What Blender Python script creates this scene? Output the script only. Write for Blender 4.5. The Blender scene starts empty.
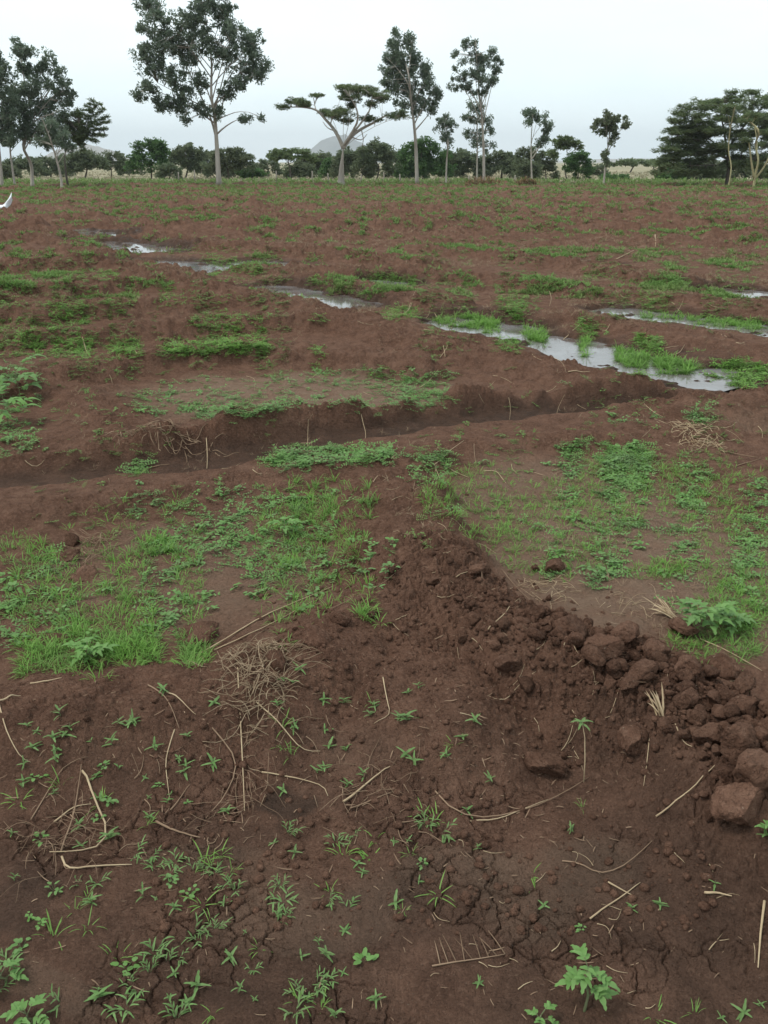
import bpy, math, random
import numpy as np
from math import sin, cos, pi, radians, hypot
random.seed(7); rng = np.random.default_rng(7)
scene = bpy.context.scene
COL = scene.collection

# ------------------------------------------------------------------ camera
F = 852.0; CX, CY = 384.0, 512.0; EYE = 1.6
PITCH = math.atan((512 - 162) / F)
cp, sp = cos(PITCH), sin(PITCH)
cam = bpy.data.cameras.new('camera'); camo = bpy.data.objects.new('camera', cam); COL.objects.link(camo)
camo.location = (0, 0, EYE); camo.rotation_euler = (pi / 2 - PITCH, 0, 0)
cam.sensor_fit = 'VERTICAL'; cam.sensor_height = 24.0; cam.lens = 24.0 * F / 1024
cam.clip_start = 0.05; cam.clip_end = 9000
scene.camera = camo

def ray(px, py):
    u = (px - CX) / F; v = (CY - py) / F
    return u, cp + v * sp, -sp + v * cp
def P(px, py, z=0.0):                       # the ground point seen at a pixel
    u, dy, dz = ray(px, py); t = (z - EYE) / dz
    return u * t, dy * t
def Q(px, py, Y):                           # the point at forward distance Y
    u, dy, dz = ray(px, py); t = Y / dy
    return np.array((u * t, Y, EYE + dz * t))
def mpp(Y): return Y / 1.082 / F            # metres per pixel near the horizon

# ------------------------------------------------------------------ noise
def h2(ix, iy, s):
    h = (ix.astype(np.int64) * 374761393 + iy.astype(np.int64) * 668265263 + s * 1442695041) & 0xFFFFFFFF
    h = ((h ^ (h >> 13)) * 1274126177) & 0xFFFFFFFF
    h = ((h ^ (h >> 16)) * 2246822519) & 0xFFFFFFFF
    return ((h ^ (h >> 15)) & 0xFFFFFF).astype(np.float64) / 16777216.0
def gn(x, y, s=0):
    xi = np.floor(x); yi = np.floor(y); fx = x - xi; fy = y - yi
    xi = xi.astype(np.int64); yi = yi.astype(np.int64)
    ux = fx * fx * fx * (fx * (fx * 6 - 15) + 10); uy = fy * fy * fy * (fy * (fy * 6 - 15) + 10)
    def g(ax, ay, dx, dy):
        a = h2(ax, ay, s) * 2 * pi
        return np.cos(a) * dx + np.sin(a) * dy
    n0 = g(xi, yi, fx, fy); n1 = g(xi + 1, yi, fx - 1, fy)
    n2 = g(xi, yi + 1, fx, fy - 1); n3 = g(xi + 1, yi + 1, fx - 1, fy - 1)
    a = n0 + (n1 - n0) * ux; b = n2 + (n3 - n2) * ux
    return (a + (b - a) * uy) * 1.5
def fbm(x, y, o=3, s=0, gain=0.5):
    t = np.zeros_like(x); a = 1.0
    for k in range(o):
        t += a * gn(x, y, s + 17 * k); x = x * 2.03 + 3.7; y = y * 2.03 - 1.3; a *= gain
    return t
def worley(x, y, s=0):
    xi = np.floor(x).astype(np.int64); yi = np.floor(y).astype(np.int64)
    f1 = np.full(x.shape, 9.0); f2 = np.full(x.shape, 9.0); rid = np.zeros(x.shape)
    for i in (-1, 0, 1):
        for j in (-1, 0, 1):
            ax = xi + i; ay = yi + j
            d = np.hypot(ax + h2(ax, ay, s) - x, ay + h2(ax, ay, s + 5) - y)
            m = d < f1
            f2 = np.where(m, f1, np.minimum(f2, d)); rid = np.where(m, h2(ax, ay, s + 9), rid); f1 = np.where(m, d, f1)
    return f1, f2, rid
def sstep(a, b, x):
    t = np.clip((x - a) / (b - a), 0, 1); return t * t * (3 - 2 * t)

# ------------------------------------------------------------------ terrain description
# banks of earth: points seen at the crest, crest height, half width
BUNDS = [
    ([(-260, 722), (-60, 712), (60, 700), (150, 694), (250, 680), (330, 648), (410, 604)], .135, .34),
    ([(392, 480), (415, 520), (440, 575), (500, 625), (560, 645), (640, 668), (710, 715), (780, 790), (900, 900)], .19, .33),
    ([(405, 600), (430, 655), (440, 700)], .12, .36),
    ([(-220, 520), (-60, 512), (60, 506), (150, 492), (230, 474), (330, 464), (420, 455), (520, 440), (640, 428), (800, 420)], .05, .18),
    ([(-240, 450), (-40, 446), (70, 440), (160, 434)], .045, .4),
    ([(150, 434), (230, 420), (262, 409), (310, 405), (380, 407), (420, 400), (480, 392), (540, 388)], .12, .21),
    ([(20, 222), (90, 248), (140, 262), (205, 283), (270, 299), (350, 317), (450, 342), (560, 368), (650, 388), (720, 398), (860, 392)], .105, .46),
    ([(470, 306), (560, 314), (620, 322), (700, 338), (780, 352), (900, 366)], .075, .42),
    ([(560, 286), (650, 294), (710, 303), (800, 312), (920, 322)], .07, .42),
    ([(-120, 378), (40, 370), (110, 362), (160, 352), (270, 346), (340, 352), (420, 358)], 0.129, .36),
    ([(45, 372), (80, 388), (105, 410), (112, 436)], 0.059, .34),
    ([(-120, 334), (60, 332), (130, 326), (230, 318), (310, 318)], 0.129, .36),
    ([(-120, 309), (50, 309), (120, 303), (220, 296)], 0.138, .40),
    ([(-120, 288), (60, 287), (130, 280), (180, 276)], 0.138, .44),
    ([(-120, 262), (60, 260), (120, 256)], 0.155, .5),
    ([(190, 258), (260, 268), (330, 282), (400, 294), (470, 306)], 0.076, .46),
    ([(300, 268), (390, 270), (470, 276), (560, 286)], 0.086, .5),
    ([(420, 246), (520, 256), (640, 272), (768, 288), (900, 300)], 0.086, .55),
    ([(-100, 238), (40, 238), (90, 236)], 0.138, .5),
    ([(120, 236), (220, 243), (340, 252), (420, 262)], 0.105, .55),
]
CHAN = [(-260, 498), (-60, 486), (60, 478), (130, 469), (200, 462), (262, 450), (330, 438), (400, 430), (470, 421), (540, 413), (640, 407), (768, 401), (940, 392)]
# puddles: points, half width (m), looks
PUDS = [
    ([(76, 231), (102, 235)], .6), ([(106, 244), (130, 247), (152, 250)], .6), ([(160, 264), (183, 267), (206, 270)], .55),
    ([(270, 289), (318, 298), (352, 305)], .36), ([(462, 323), (502, 331), (548, 343), (600, 356), (650, 367), (706, 379)], .36),
    ([(618, 312), (650, 317), (700, 323), (768, 331), (860, 342)], .30), ([(716, 291), (768, 297), (840, 303)], .36),
    ([(254, 263), (284, 266)], .36), ([(378, 282), (400, 285)], .24), ([(568, 263), (600, 266)], .3), ([(140, 231), (185, 231)], .45),
]
WL = -0.045
def wpts(pp, z=0.0): return np.array([P(a, b, z) for a, b in pp])
BW = [(wpts(p, h * .85), h, w) for p, h, w in BUNDS]
CW = wpts(CHAN, -.05); CLW = wpts([(440, 575), (490, 625), (560, 650), (640, 675), (700, 715), (790, 800)], .13)
PW = [(wpts(p, WL), w) for p, w in PUDS]
def pdist(x, y, pts):
    d = np.full(x.shape, 1e9)
    for (ax, ay), (bx, by) in zip(pts[:-1], pts[1:]):
        vx, vy = bx - ax, by - ay; L = vx * vx + vy * vy
        t = np.clip(((x - ax) * vx + (y - ay) * vy) / L, 0, 1)
        d = np.minimum(d, np.hypot(x - ax - t * vx, y - ay - t * vy))
    return d
# paler crusted floors of basins (px ellipses) and soaked or dark patches
CRUST = [(640, 560, 170, 80, .75), (560, 500, 130, 50, .6), (720, 600, 110, 60, .7), (300, 395, 180, 24, .8), (200, 570, 170, 60, .45), (740, 420, 60, 12, .5), (330, 905, 120, 45, .4), (520, 885, 120, 40, .5), (200, 865, 70, 30, .35), (60, 1000, 60, 30, .4), (120, 740, 90, 20, .25), (400, 760, 90, 30, .25)]
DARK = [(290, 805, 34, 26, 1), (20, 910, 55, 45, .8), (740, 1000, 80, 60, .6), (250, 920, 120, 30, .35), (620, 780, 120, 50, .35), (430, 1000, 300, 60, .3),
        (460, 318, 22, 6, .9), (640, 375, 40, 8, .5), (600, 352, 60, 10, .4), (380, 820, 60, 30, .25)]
def pell(lst):
    out = []
    for px, py, rx, ry, a in lst:
        c = P(px, py); ex = P(px + rx, py)[0] - c[0]; ey = abs(P(px, py - ry)[1] - P(px, py + ry)[1]) / 2
        out.append((c[0], c[1], ex, ey, a))
    return out
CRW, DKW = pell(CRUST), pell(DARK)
def ellmask(x, y, lst):
    m = np.zeros_like(x)
    for cx, cy, ex, ey, a in lst:
        q = ((x - cx) / ex) ** 2 + ((y - cy) / ey) ** 2
        m = np.maximum(m, a * sstep(1.3, .35, q))
    return m
EDGE = 75.0
def height(x, y, full=False):
    x = np.asarray(x, float); y = np.asarray(y, float); r = np.hypot(x, y)
    warp = np.clip(r * .02, .03, .3)
    wx = x + warp * gn(x / .35, y / .35, 3) + warp * .5 * gn(x / .12, y / .12, 4)
    wy = y + warp * gn(x / .35, y / .35, 5) + warp * .5 * gn(x / .12, y / .12, 6)
    z = .022 * fbm(x / 1.6, y / 1.6, 3, 11)
    nearm = sstep(30, 6, r)
    far = sstep(15, 24, r) * sstep(EDGE + 6, EDGE - 6, y)
    rows = np.sin(2 * pi * (y - .16 * x + 1.6 * gn(x / 7, y / 5, 21)) / 2.6)
    z += far * (.125 * rows * (.6 + .8 * gn(x / 5, y / 3, 22)) + .13 * fbm(x / 1.1, y / .8, 3, 23) + .12 * fbm(x / 6, y / 2.5, 2, 24))
    B = np.zeros_like(x)
    hv = 1 + .15 * gn(x / .6, y / .6, 31) + .09 * gn(x / .2, y / .2, 32)
    for pts, h, w in BW:
        lo = pts.min(0) - w * 1.6 - .6; hi = pts.max(0) + w * 1.6 + .6
        m = (x > lo[0]) & (x < hi[0]) & (y > lo[1]) & (y < hi[1])
        if not m.any(): continue
        d = pdist(wx[m], wy[m], pts) / w
        B[m] = np.maximum(B[m], h * hv[m] * sstep(1.15, .15, d))
    Bm = np.clip(B / .1, 0, 1)
    z = z + B
    # ditch and puddle pits
    wet = np.zeros_like(x); dch = np.full(x.shape, 1e9)
    m = (r < 14)
    if m.any():
        dch[m] = pdist(x[m] + .06 * gn(x[m] / .3, y[m] / .3, 41), y[m] + .07 * gn(x[m] / .4, y[m] / .4, 42), CW)
        c = sstep(.25, .10, dch); z = z * (1 - .85 * c) - (.068 + .035 * sstep(.3, 2.5, x)) * c
        wet = np.maximum(wet, np.clip(.9 + .1 * x, .8, 1) * sstep(.20 + .05 * sstep(0, 2, x), .10, dch))
    pud = np.full(x.shape, 1e9)
    for pts, w in PW:
        lo = pts.min(0) - 2.; hi = pts.max(0) + 2.
        m = (x > lo[0]) & (x < hi[0]) & (y > lo[1]) & (y < hi[1])
        if not m.any(): continue
        d = pdist(x[m] + w * .5 * gn(x[m] / .45, y[m] / .45, 43) + w * .3 * gn(x[m] / .13, y[m] / .13, 44), y[m] + w * .5 * gn(x[m] / .45, y[m] / .45, 45), pts) / w
        pud[m] = np.minimum(pud[m], d)
    c = sstep(1.7, .75, pud); z = z * (1 - c) + c * (-.075 + .05 * gn(x / .3, y / .3, 46) * sstep(.2, .8, pud) + .04 * fbm(x / .2, y / .14, 3, 47))
    wet = np.maximum(wet, sstep(2.0, 1.0, pud))
    # crumbs and clods
    A = np.clip(Bm * 1.0 + .2 + far * .8, 0, 1) * (1 - .8 * np.clip(wet, 0, 1))
    lump = np.zeros_like(x); Ac = A
    cl = np.zeros_like(x)
    m = r < 6
    if m.any(): cl[m] = sstep(.42, .12, pdist(x[m] + .08 * gn(x[m] / .2, y[m] / .2, 48), y[m] + .08 * gn(x[m] / .2, y[m] / .2, 49), CLW))
    m = r < 45
    if m.any():
        f1, f2, rid = worley(x[m] / .15 + .35 * gn(x[m] / .07, y[m] / .07, 50), y[m] / .15 + .35 * gn(x[m] / .07, y[m] / .07, 54), 51)
        lump[m] += A[m] * .055 * rid * sstep(.0, .45, f2 - f1) * (rid > .3) * (.28 + np.clip((r[m] - 5.5) / 9, 0, 1.0)) * sstep(1, 4, r[m])
    m = r < 16
    if m.any():
        f1, f2, rid = worley(x[m] / .06 + .35 * gn(x[m] / .03, y[m] / .03, 60), y[m] / .06 + .35 * gn(x[m] / .03, y[m] / .03, 64), 61)
        lump[m] += (A[m] * .8 * (.35 + .65 * sstep(2.5, 5, r[m]) + .6 * cl[m])) * .024 * rid * sstep(.0, .4, f2 - f1) * (rid > .25)
    m = r < 6
    if m.any():
        f1, f2, rid = worley(x[m] / .026 + .35 * gn(x[m] / .013, y[m] / .013, 62), y[m] / .026 + .35 * gn(x[m] / .013, y[m] / .013, 66), 63)
        pt = sstep(-.1, .5, gn(x[m] / .25, y[m] / .25, 67))
        lump[m] += (A[m] * .35 + .10 * pt + A[m] * .5 * pt + cl[m]) * .0125 * rid * sstep(.0, .4, f2 - f1) * (rid > .3) * sstep(6, 4, r[m])
    m = r < 3.4
    if m.any():
        f1, f2, rid = worley(x[m] / .011, y[m] / .011, 68)
        lump[m] += (A[m] * .5 + .25) * .0042 * rid * sstep(.0, .5, f2 - f1) * (rid > .35) * sstep(3.4, 2.6, r[m])
    z = z + lump + nearm * (.007 * fbm(x / .12, y / .12, 4, 71) + A * .013 * fbm(x / .22, y / .22, 4, 72, .6))
    z = z + far * .085 * fbm(x / .4, y / .35, 2, 73)
    # drying cracks in the bare floor close by
    m = (r < 2.3)
    if m.any():
        xx = x[m] + .02 * gn(x[m] / .05, y[m] / .05, 80) + .006 * gn(x[m] / .014, y[m] / .014, 82); yy = y[m] + .02 * gn(x[m] / .05, y[m] / .05, 81)
        f1, f2, rid = worley(xx / .085, yy / .085, 83)
        on = sstep(-.05, .3, gn(xx / .32, yy / .32, 84)) * (1 - Bm[m] * .8) * sstep(2.3, 2.0, r[m])
        z[m] -= .011 * on * sstep(.06, .01, f2 - f1)
        f1, f2, rid = worley(xx / .04, yy / .04, 85)
        z[m] -= .004 * on * sstep(.10, .02, f2 - f1)
    if not full: return z
    crust = ellmask(x + .15 * gn(x / .3, y / .3, 90), y + .15 * gn(x / .3, y / .3, 91), CRW) * (1 - Bm)
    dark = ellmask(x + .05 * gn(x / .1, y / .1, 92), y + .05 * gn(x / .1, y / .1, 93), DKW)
    wet = np.maximum(wet, dark); wet = np.maximum(wet, (.25 + .4 * sstep(-.35, .25, gn(x / .4, y / .4, 94))) * sstep(2.3, 1.5, y) * sstep(6, 3, r))  # wet also carries a plain darkening of the ground towards the camera
    sav = sstep(EDGE - 3, EDGE + 5, y + 2.5 * gn(x / 9, y / 9, 95))
    return z, wet, crust, sav

# ------------------------------------------------------------------ material helpers
def mat(name):
    m = bpy.data.materials.new(name); m.use_nodes = True
    return m, m.node_tree.nodes, m.node_tree.links, m.node_tree.nodes['Principled BSDF']
def mixc(N, L, fac, a, b):
    n = N.new('ShaderNodeMix'); n.data_type = 'RGBA'
    for i, v in ((0, fac), (6, a), (7, b)):
        if hasattr(v, 'links'): L.new(v, n.inputs[i])
        else: n.inputs[i].default_value = v if i == 0 else (*v, 1)
    return n.outputs[2]
def noise(N, L, vec, scale, detail=4, rough=.55):
    n = N.new('ShaderNodeTexNoise'); n.inputs['Scale'].default_value = scale; n.inputs['Detail'].default_value = detail; n.inputs['Roughness'].default_value = rough
    if vec is not None: L.new(vec, n.inputs['Vector'])
    return n.outputs['Fac']
def remap(N, L, v, a, b, c=0., d=1.):
    n = N.new('ShaderNodeMapRange'); L.new(v, n.inputs[0])
    for i, q in enumerate((a, b, c, d)): n.inputs[i + 1].default_value = q
    return n.outputs[0]
def attr(N, name):
    n = N.new('ShaderNodeAttribute'); n.attribute_name = name; return n.outputs['Fac']
def bump(N, L, h, strength, dist, prev=None):
    b = N.new('ShaderNodeBump'); b.inputs['Strength'].default_value = strength; b.inputs['Distance'].default_value = dist
    L.new(h, b.inputs['Height'])
    if prev is not None: L.new(prev, b.inputs['Normal'])
    return b.outputs[0]

def soil_material(name, terrain=True):
    m, N, L, B = mat(name); K = 1.0 if terrain else 1.4
    pos = N.new('ShaderNodeNewGeometry').outputs['Position'] if terrain else N.new('ShaderNodeTexCoord').outputs['Object']
    if not terrain:                                  # clods: object units to metres, a different lump for each
        mp = N.new('ShaderNodeMapping'); mp.inputs['Scale'].default_value = (.035, .035, .035); L.new(pos, mp.inputs[0])
        oi = N.new('ShaderNodeObjectInfo'); L.new(oi.outputs['Location'], mp.inputs['Location']); pos = mp.outputs[0]
    n1 = noise(N, L, pos, .9, 6, .65); n2 = noise(N, L, pos, 9, 5, .6); n3 = noise(N, L, pos, 70, 4, .65)
    c = mixc(N, L, remap(N, L, n1, .3, .7), (.156, .081, .053), (.225, .128, .088))
    c = mixc(N, L, remap(N, L, n2, .35, .7), c, (.106, .056, .038))
    c = mixc(N, L, remap(N, L, n3, .5, .72, 0, .75), c, (.25, .145, .100))
    c = mixc(N, L, remap(N, L, noise(N, L, pos, 190, 3, .7), .46, .30, 0, .6), c, (.060, .032, .022))
    c = mixc(N, L, remap(N, L, noise(N, L, pos, 130, 2, .5), .70, .76, 0, .7), c, (.30, .22, .16))
    if terrain:
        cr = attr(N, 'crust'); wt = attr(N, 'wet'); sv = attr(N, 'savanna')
        mm = N.new('ShaderNodeMath'); mm.operation = 'MULTIPLY'; L.new(cr, mm.inputs[0]); L.new(remap(N, L, n2, .3, .6, .45, 1), mm.inputs[1])
        c = mixc(N, L, mm.outputs[0], c, (.26, .178, .125))
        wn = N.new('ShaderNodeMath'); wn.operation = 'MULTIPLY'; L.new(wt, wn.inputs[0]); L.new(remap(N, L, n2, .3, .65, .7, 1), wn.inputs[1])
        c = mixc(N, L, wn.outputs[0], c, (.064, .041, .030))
        dry = mixc(N, L, remap(N, L, noise(N, L, pos, .12, 3), .35, .65), (.40, .34, .235), (.19, .19, .11))
        c = mixc(N, L, sv, c, dry)
        L.new(remap(N, L, wn.outputs[0], 0, 1, .93, .5), B.inputs['Roughness'])
    else:
        B.inputs['Roughness'].default_value = .93
    B.inputs['Specular IOR Level'].default_value = .06
    if not terrain:
        hs = N.new('ShaderNodeHueSaturation'); ob = N.new('ShaderNodeObjectInfo').outputs['Random']; L.new(remap(N, L, ob, 0, 1, .72, 1.08), hs.inputs['Value']); L.new(c, hs.inputs['Color']); c = hs.outputs[0]
    L.new(c, B.inputs['Base Color'])
    b = bump(N, L, noise(N, L, pos, 9, 5, .7), 1.0, .07)
    b = bump(N, L, noise(N, L, pos, 28, 6, .7), .9, .03, b)
    b = bump(N, L, noise(N, L, pos, 170, 5, .75), .9, .008, b)
    L.new(b, B.inputs['Normal'])
    return m

def leaf_material(name, c1, c2, trans=.35, rough=.5, patch=3.0, tip=None):
    m, N, L, B = mat(name)
    geo = N.new('ShaderNodeNewGeometry')
    c = mixc(N, L, geo.outputs['Random Per Island'], c1, c2)
    n = noise(N, L, geo.outputs['Position'], patch, 3)
    c = mixc(N, L, remap(N, L, n, .35, .7, 0, .55), c, tip or tuple(v * .62 for v in c1))
    L.new(c, B.inputs['Base Color']); B.inputs['Roughness'].default_value = rough; B.inputs['Specular IOR Level'].default_value = .1
    T = N.new('ShaderNodeBsdfTranslucent'); L.new(c, T.inputs['Color'])
    S = N.new('ShaderNodeMixShader'); S.inputs[0].default_value = trans
    L.new(B.outputs[0], S.inputs[1]); L.new(T.outputs[0], S.inputs[2])
    L.new(S.outputs[0], N['Material Output'].inputs['Surface'])
    return m
def plain(name, c1, c2, scale=8, rough=.8, bmp=.3, bd=.01, stretch=None):
    m, N, L, B = mat(name)
    v = N.new('ShaderNodeTexCoord').outputs['Object']
    if stretch:
        mp = N.new('ShaderNodeMapping'); mp.inputs['Scale'].default_value = stretch; L.new(v, mp.inputs[0]); v = mp.outputs[0]
    n = noise(N, L, v, scale, 5, .6)
    L.new(mixc(N, L, remap(N, L, n, .3, .7), c1, c2), B.inputs['Base Color'])
    B.inputs['Roughness'].default_value = rough; B.inputs['Specular IOR Level'].default_value = .25
    L.new(bump(N, L, noise(N, L, v, scale * 3, 4), bmp, bd), B.inputs['Normal'])
    return m

M_SOIL = soil_material('red_brown_soil'); M_CLOD = soil_material('clod_soil', False)
M_GRASS = leaf_material('grass_blade', (.15, .315, .055), (.25, .44, .105), .40, .5, 5, (.18, .26, .10))
M_SEED = leaf_material('seedling_leaf', (.125, .235, .07), (.21, .35, .125), .34, .45, 8, (.17, .22, .10))
M_BROAD = leaf_material('broad_leaf', (.14, .29, .07), (.23, .40, .13), .38, .45, 4, (.18, .25, .13))
M_FAR = leaf_material('field_weed_leaf', (.13, .24, .06), (.20, .32, .10), .36, .6, .8, (.19, .18, .08))
M_GREV = leaf_material('silky_oak_leaf', (.12, .175, .105), (.25, .305, .225), .5, .5, .5, (.095, .12, .075))
M_ACAC = leaf_material('acacia_leaf', (.13, .19, .085), (.23, .28, .14), .5, .6, .3, (.10, .12, .055))
M_BUSH = leaf_material('bush_leaf', (.115, .155, .085), (.21, .25, .15), .45, .6, .25, (.14, .15, .085))
M_BRIGHT = leaf_material('bright_bush_leaf', (.075, .155, .05), (.15, .24, .09), .3, .6, .3)
M_DRYG = leaf_material('dry_savanna_grass', (.30, .26, .175), (.42, .37, .27), .2, .8, .2, (.26, .26, .15))
M_STRAW = leaf_material('dry_straw', (.40, .29, .17), (.58, .46, .30), .08, .7, 18, (.27, .18, .11))
M_TWIG = leaf_material('dead_twig', (.20, .13, .085), (.36, .25, .165), .05, .8, 14, (.14, .085, .055))
M_ROOT = leaf_material('dry_roots', (.27, .19, .12), (.42, .32, .21), .05, .8, 14, (.17, .115, .075))
M_STEM = plain('green_stem', (.12, .17, .07), (.17, .15, .09), 40, .6, .1, .001)
M_BARK = plain('pale_bark', (.46, .42, .36), (.28, .25, .205), 3, .9, .5, .03, (1, 1, .25))
M_BARKD = plain('grey_bark', (.13, .11, .088), (.07, .058, .047), 3, .9, .5, .03, (1, 1, .25))
M_FEVER = plain('yellow_bark', (.42, .38, .20), (.28, .25, .14), 2, .8, .3, .02, (1, 1, .3))
M_POST = plain('weathered_wood', (.42, .38, .32), (.24, .21, .17), 12, .9, .4, .01, (1, 1, .15))
M_SACK = plain('white_plastic', (.80, .83, .86), (.72, .76, .80), 3, .45, .3, .02)
M_HILL = plain('far_hill', (.115, .12, .10), (.16, .15, .12), .02, 1, 0, .1)
M_HILL2 = plain('dry_hill', (.30, .24, .17), (.20, .17, .12), .02, 1, 0, .1)
def water_material():
    m, N, L, B = mat('muddy_water')
    pos = N.new('ShaderNodeNewGeometry').outputs['Position']
    c = mixc(N, L, remap(N, L, noise(N, L, pos, 2.2, 4), .35, .65), (.10, .08, .07), (.19, .18, .18))
    L.new(c, B.inputs['Base Color']); B.inputs['Roughness'].default_value = .06; B.inputs['IOR'].default_value = 1.33
    L.new(bump(N, L, noise(N, L, pos, 9, 3), .12, .01), B.inputs['Normal'])
    return m
M_WATER = water_material()

# ------------------------------------------------------------------ object helpers
def tag(o, label=None, cat=None, group=None, kind=None):
    if label: o['label'] = label
    if cat: o['category'] = cat
    if group: o['group'] = group
    if kind: o['kind'] = kind
    return o
def link(o, parent=None):
    COL.objects.link(o)
    if parent: o.parent = parent
    return o
def empty(name, loc, rz=0):
    o = bpy.data.objects.new(name, None); o.location = loc; o.rotation_euler.z = rz; o.empty_display_size = .1
    return link(o)
class MB:                                            # collects pieces into one mesh
    def __init__(s): s.v = []; s.f = []; s.m = []; s.n = 0
    def add(s, v, f, mi=0):
        v = np.asarray(v, float).reshape(-1, 3); s.v.append(v)
        s.f.extend([tuple(i + s.n for i in q) for q in f]); s.m.extend([mi] * len(f)); s.n += len(v); return s
    def tube(s, pts, rad, k=6, mi=0, cap=True):
        pts = [np.asarray(p, float) for p in pts]; n = len(pts)
        if np.isscalar(rad): rad = [rad] * n
        V = []; up = None
        for i, p in enumerate(pts):
            t = pts[min(i + 1, n - 1)] - pts[max(i - 1, 0)]; t = t / (np.linalg.norm(t) + 1e-9)
            if up is None: up = np.array((1., 0, 0)) if abs(t[0]) < .8 else np.array((0, 1., 0))
            a = up - t * up.dot(t); a /= np.linalg.norm(a) + 1e-9; b = np.cross(t, a); up = a
            for j in range(k):
                q = 2 * pi * j / k; V.append(p + rad[i] * (cos(q) * a + sin(q) * b))
        Fc = [(i * k + j, i * k + (j + 1) % k, (i + 1) * k + (j + 1) % k, (i + 1) * k + j) for i in range(n - 1) for j in range(k)]
        if cap: Fc += [tuple(range(k - 1, -1, -1)), tuple(range((n - 1) * k, n * k))]
        return s.add(V, Fc, mi)
    def arr(s): return np.concatenate(s.v), s.f, s.m
    def mesh(s, name, mats, smooth=True):
        v, f, mi = s.arr(); return mk_mesh(name, v, f, mats, mi, smooth)
    def build(s, name, mats, parent=None, loc=None, smooth=True):
        o = bpy.data.objects.new(name, s.mesh(name, mats, smooth))
        if loc is not None: o.location = loc
        return link(o, parent)
def mk_mesh(name, v, f, mats, mi=None, smooth=True):
    me = bpy.data.meshes.new(name); v = np.asarray(v, np.float32)
    ls = np.array([len(q) for q in f], np.int32); tot = int(ls.sum())
    me.vertices.add(len(v)); me.vertices.foreach_set('co', v.ravel())
    me.loops.add(tot); me.loops.foreach_set('vertex_index', np.fromiter((i for q in f for i in q), np.int32, tot))
    me.polygons.add(len(f)); st = np.zeros(len(f), np.int32); st[1:] = np.cumsum(ls)[:-1]
    me.polygons.foreach_set('loop_start', st)
    for m in (mats if isinstance(mats, (list, tuple)) else [mats]): me.materials.append(m)
    if mi is not None and len(set(mi)) > 1: me.polygons.foreach_set('material_index', np.array(mi, np.int32))
    if smooth: me.polygons.foreach_set('use_smooth', np.ones(len(f), bool))
    me.update(calc_edges=True); return me
def quads_mesh(name, v, q, mats, mi=None, smooth=True, k=4):    # fast path for arrays of equal faces
    me = bpy.data.meshes.new(name); v = np.ascontiguousarray(v, np.float32); q = np.ascontiguousarray(q, np.int32)
    me.vertices.add(len(v)); me.vertices.foreach_set('co', v.ravel())
    me.loops.add(q.size); me.loops.foreach_set('vertex_index', q.ravel())
    me.polygons.add(len(q)); me.polygons.foreach_set('loop_start', np.arange(len(q), dtype=np.int32) * k)
    for m in (mats if isinstance(mats, (list, tuple)) else [mats]): me.materials.append(m)
    if mi is not None: me.polygons.foreach_set('material_index', np.ascontiguousarray(mi, np.int32))
    me.polygons.foreach_set('use_smooth', np.full(len(q), smooth, bool))
    me.update(calc_edges=True); return me

# ------------------------------------------------------------------ ground sheet
def rings():
    r = [.25]; 
    while r[-1] < 5200:
        q = r[-1]
        k = .02 if q < 1.0 else .0021 if q < 3.2 else .0032 if q < 8 else .0042 if q < 30 else .007 if q < 95 else .04
        r.append(q * (1 + k))
    return np.array(r)
RR = rings()
dense = np.arange(radians(-30), radians(30), .00145)
TH = np.concatenate([np.linspace(radians(-180), radians(-55), 50, endpoint=False), np.linspace(radians(-55), radians(-30), 130, endpoint=False), dense, np.linspace(radians(30), radians(55), 130, endpoint=False), np.linspace(radians(55), radians(180), 50, endpoint=False)])
gr_, gt_ = np.meshgrid(RR, TH, indexing='ij')
gx = (gr_ * np.sin(gt_)).ravel(); gy = (gr_ * np.cos(gt_)).ravel()
gz, gwet, gcr, gsav = height(gx, gy, True)
nr, nt = len(RR), len(TH)
ii = np.arange((nr - 1) * nt).reshape(nr - 1, nt); jj = np.roll(ii, -1, axis=1)
gq = np.stack([ii, jj, jj + nt, ii + nt], -1).reshape(-1, 4)[:, ::-1]
gv = np.concatenate([np.stack([gx, gy, gz], 1)])
gme = quads_mesh('ground', gv, gq, M_SOIL)
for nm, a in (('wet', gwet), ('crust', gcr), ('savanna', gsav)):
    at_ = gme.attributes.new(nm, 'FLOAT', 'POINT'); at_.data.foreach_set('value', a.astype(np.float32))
tag(link(bpy.data.objects.new('ground', gme)), kind='structure')
print('ground verts', len(gv))
GZ = gz.reshape(nr, nt); LR = np.log(RR)
def hq(x, y):                                        # height read back from the ground sheet
    x = np.asarray(x, float); y = np.asarray(y, float); th = np.arctan2(x, y); lr = np.log(np.clip(np.hypot(x, y), RR[0], RR[-2]))
    i = np.clip(np.searchsorted(LR, lr) - 1, 0, nr - 2); j = np.clip(np.searchsorted(TH, th) - 1, 0, nt - 2)
    a = np.clip((lr - LR[i]) / (LR[i + 1] - LR[i]), 0, 1); b = np.clip((th - TH[j]) / (TH[j + 1] - TH[j]), 0, 1)
    return (GZ[i, j] * (1 - a) + GZ[i + 1, j] * a) * (1 - b) + (GZ[i, j + 1] * (1 - a) + GZ[i + 1, j + 1] * a) * b
def hz(x, y): return float(hq(x, y))
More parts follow.
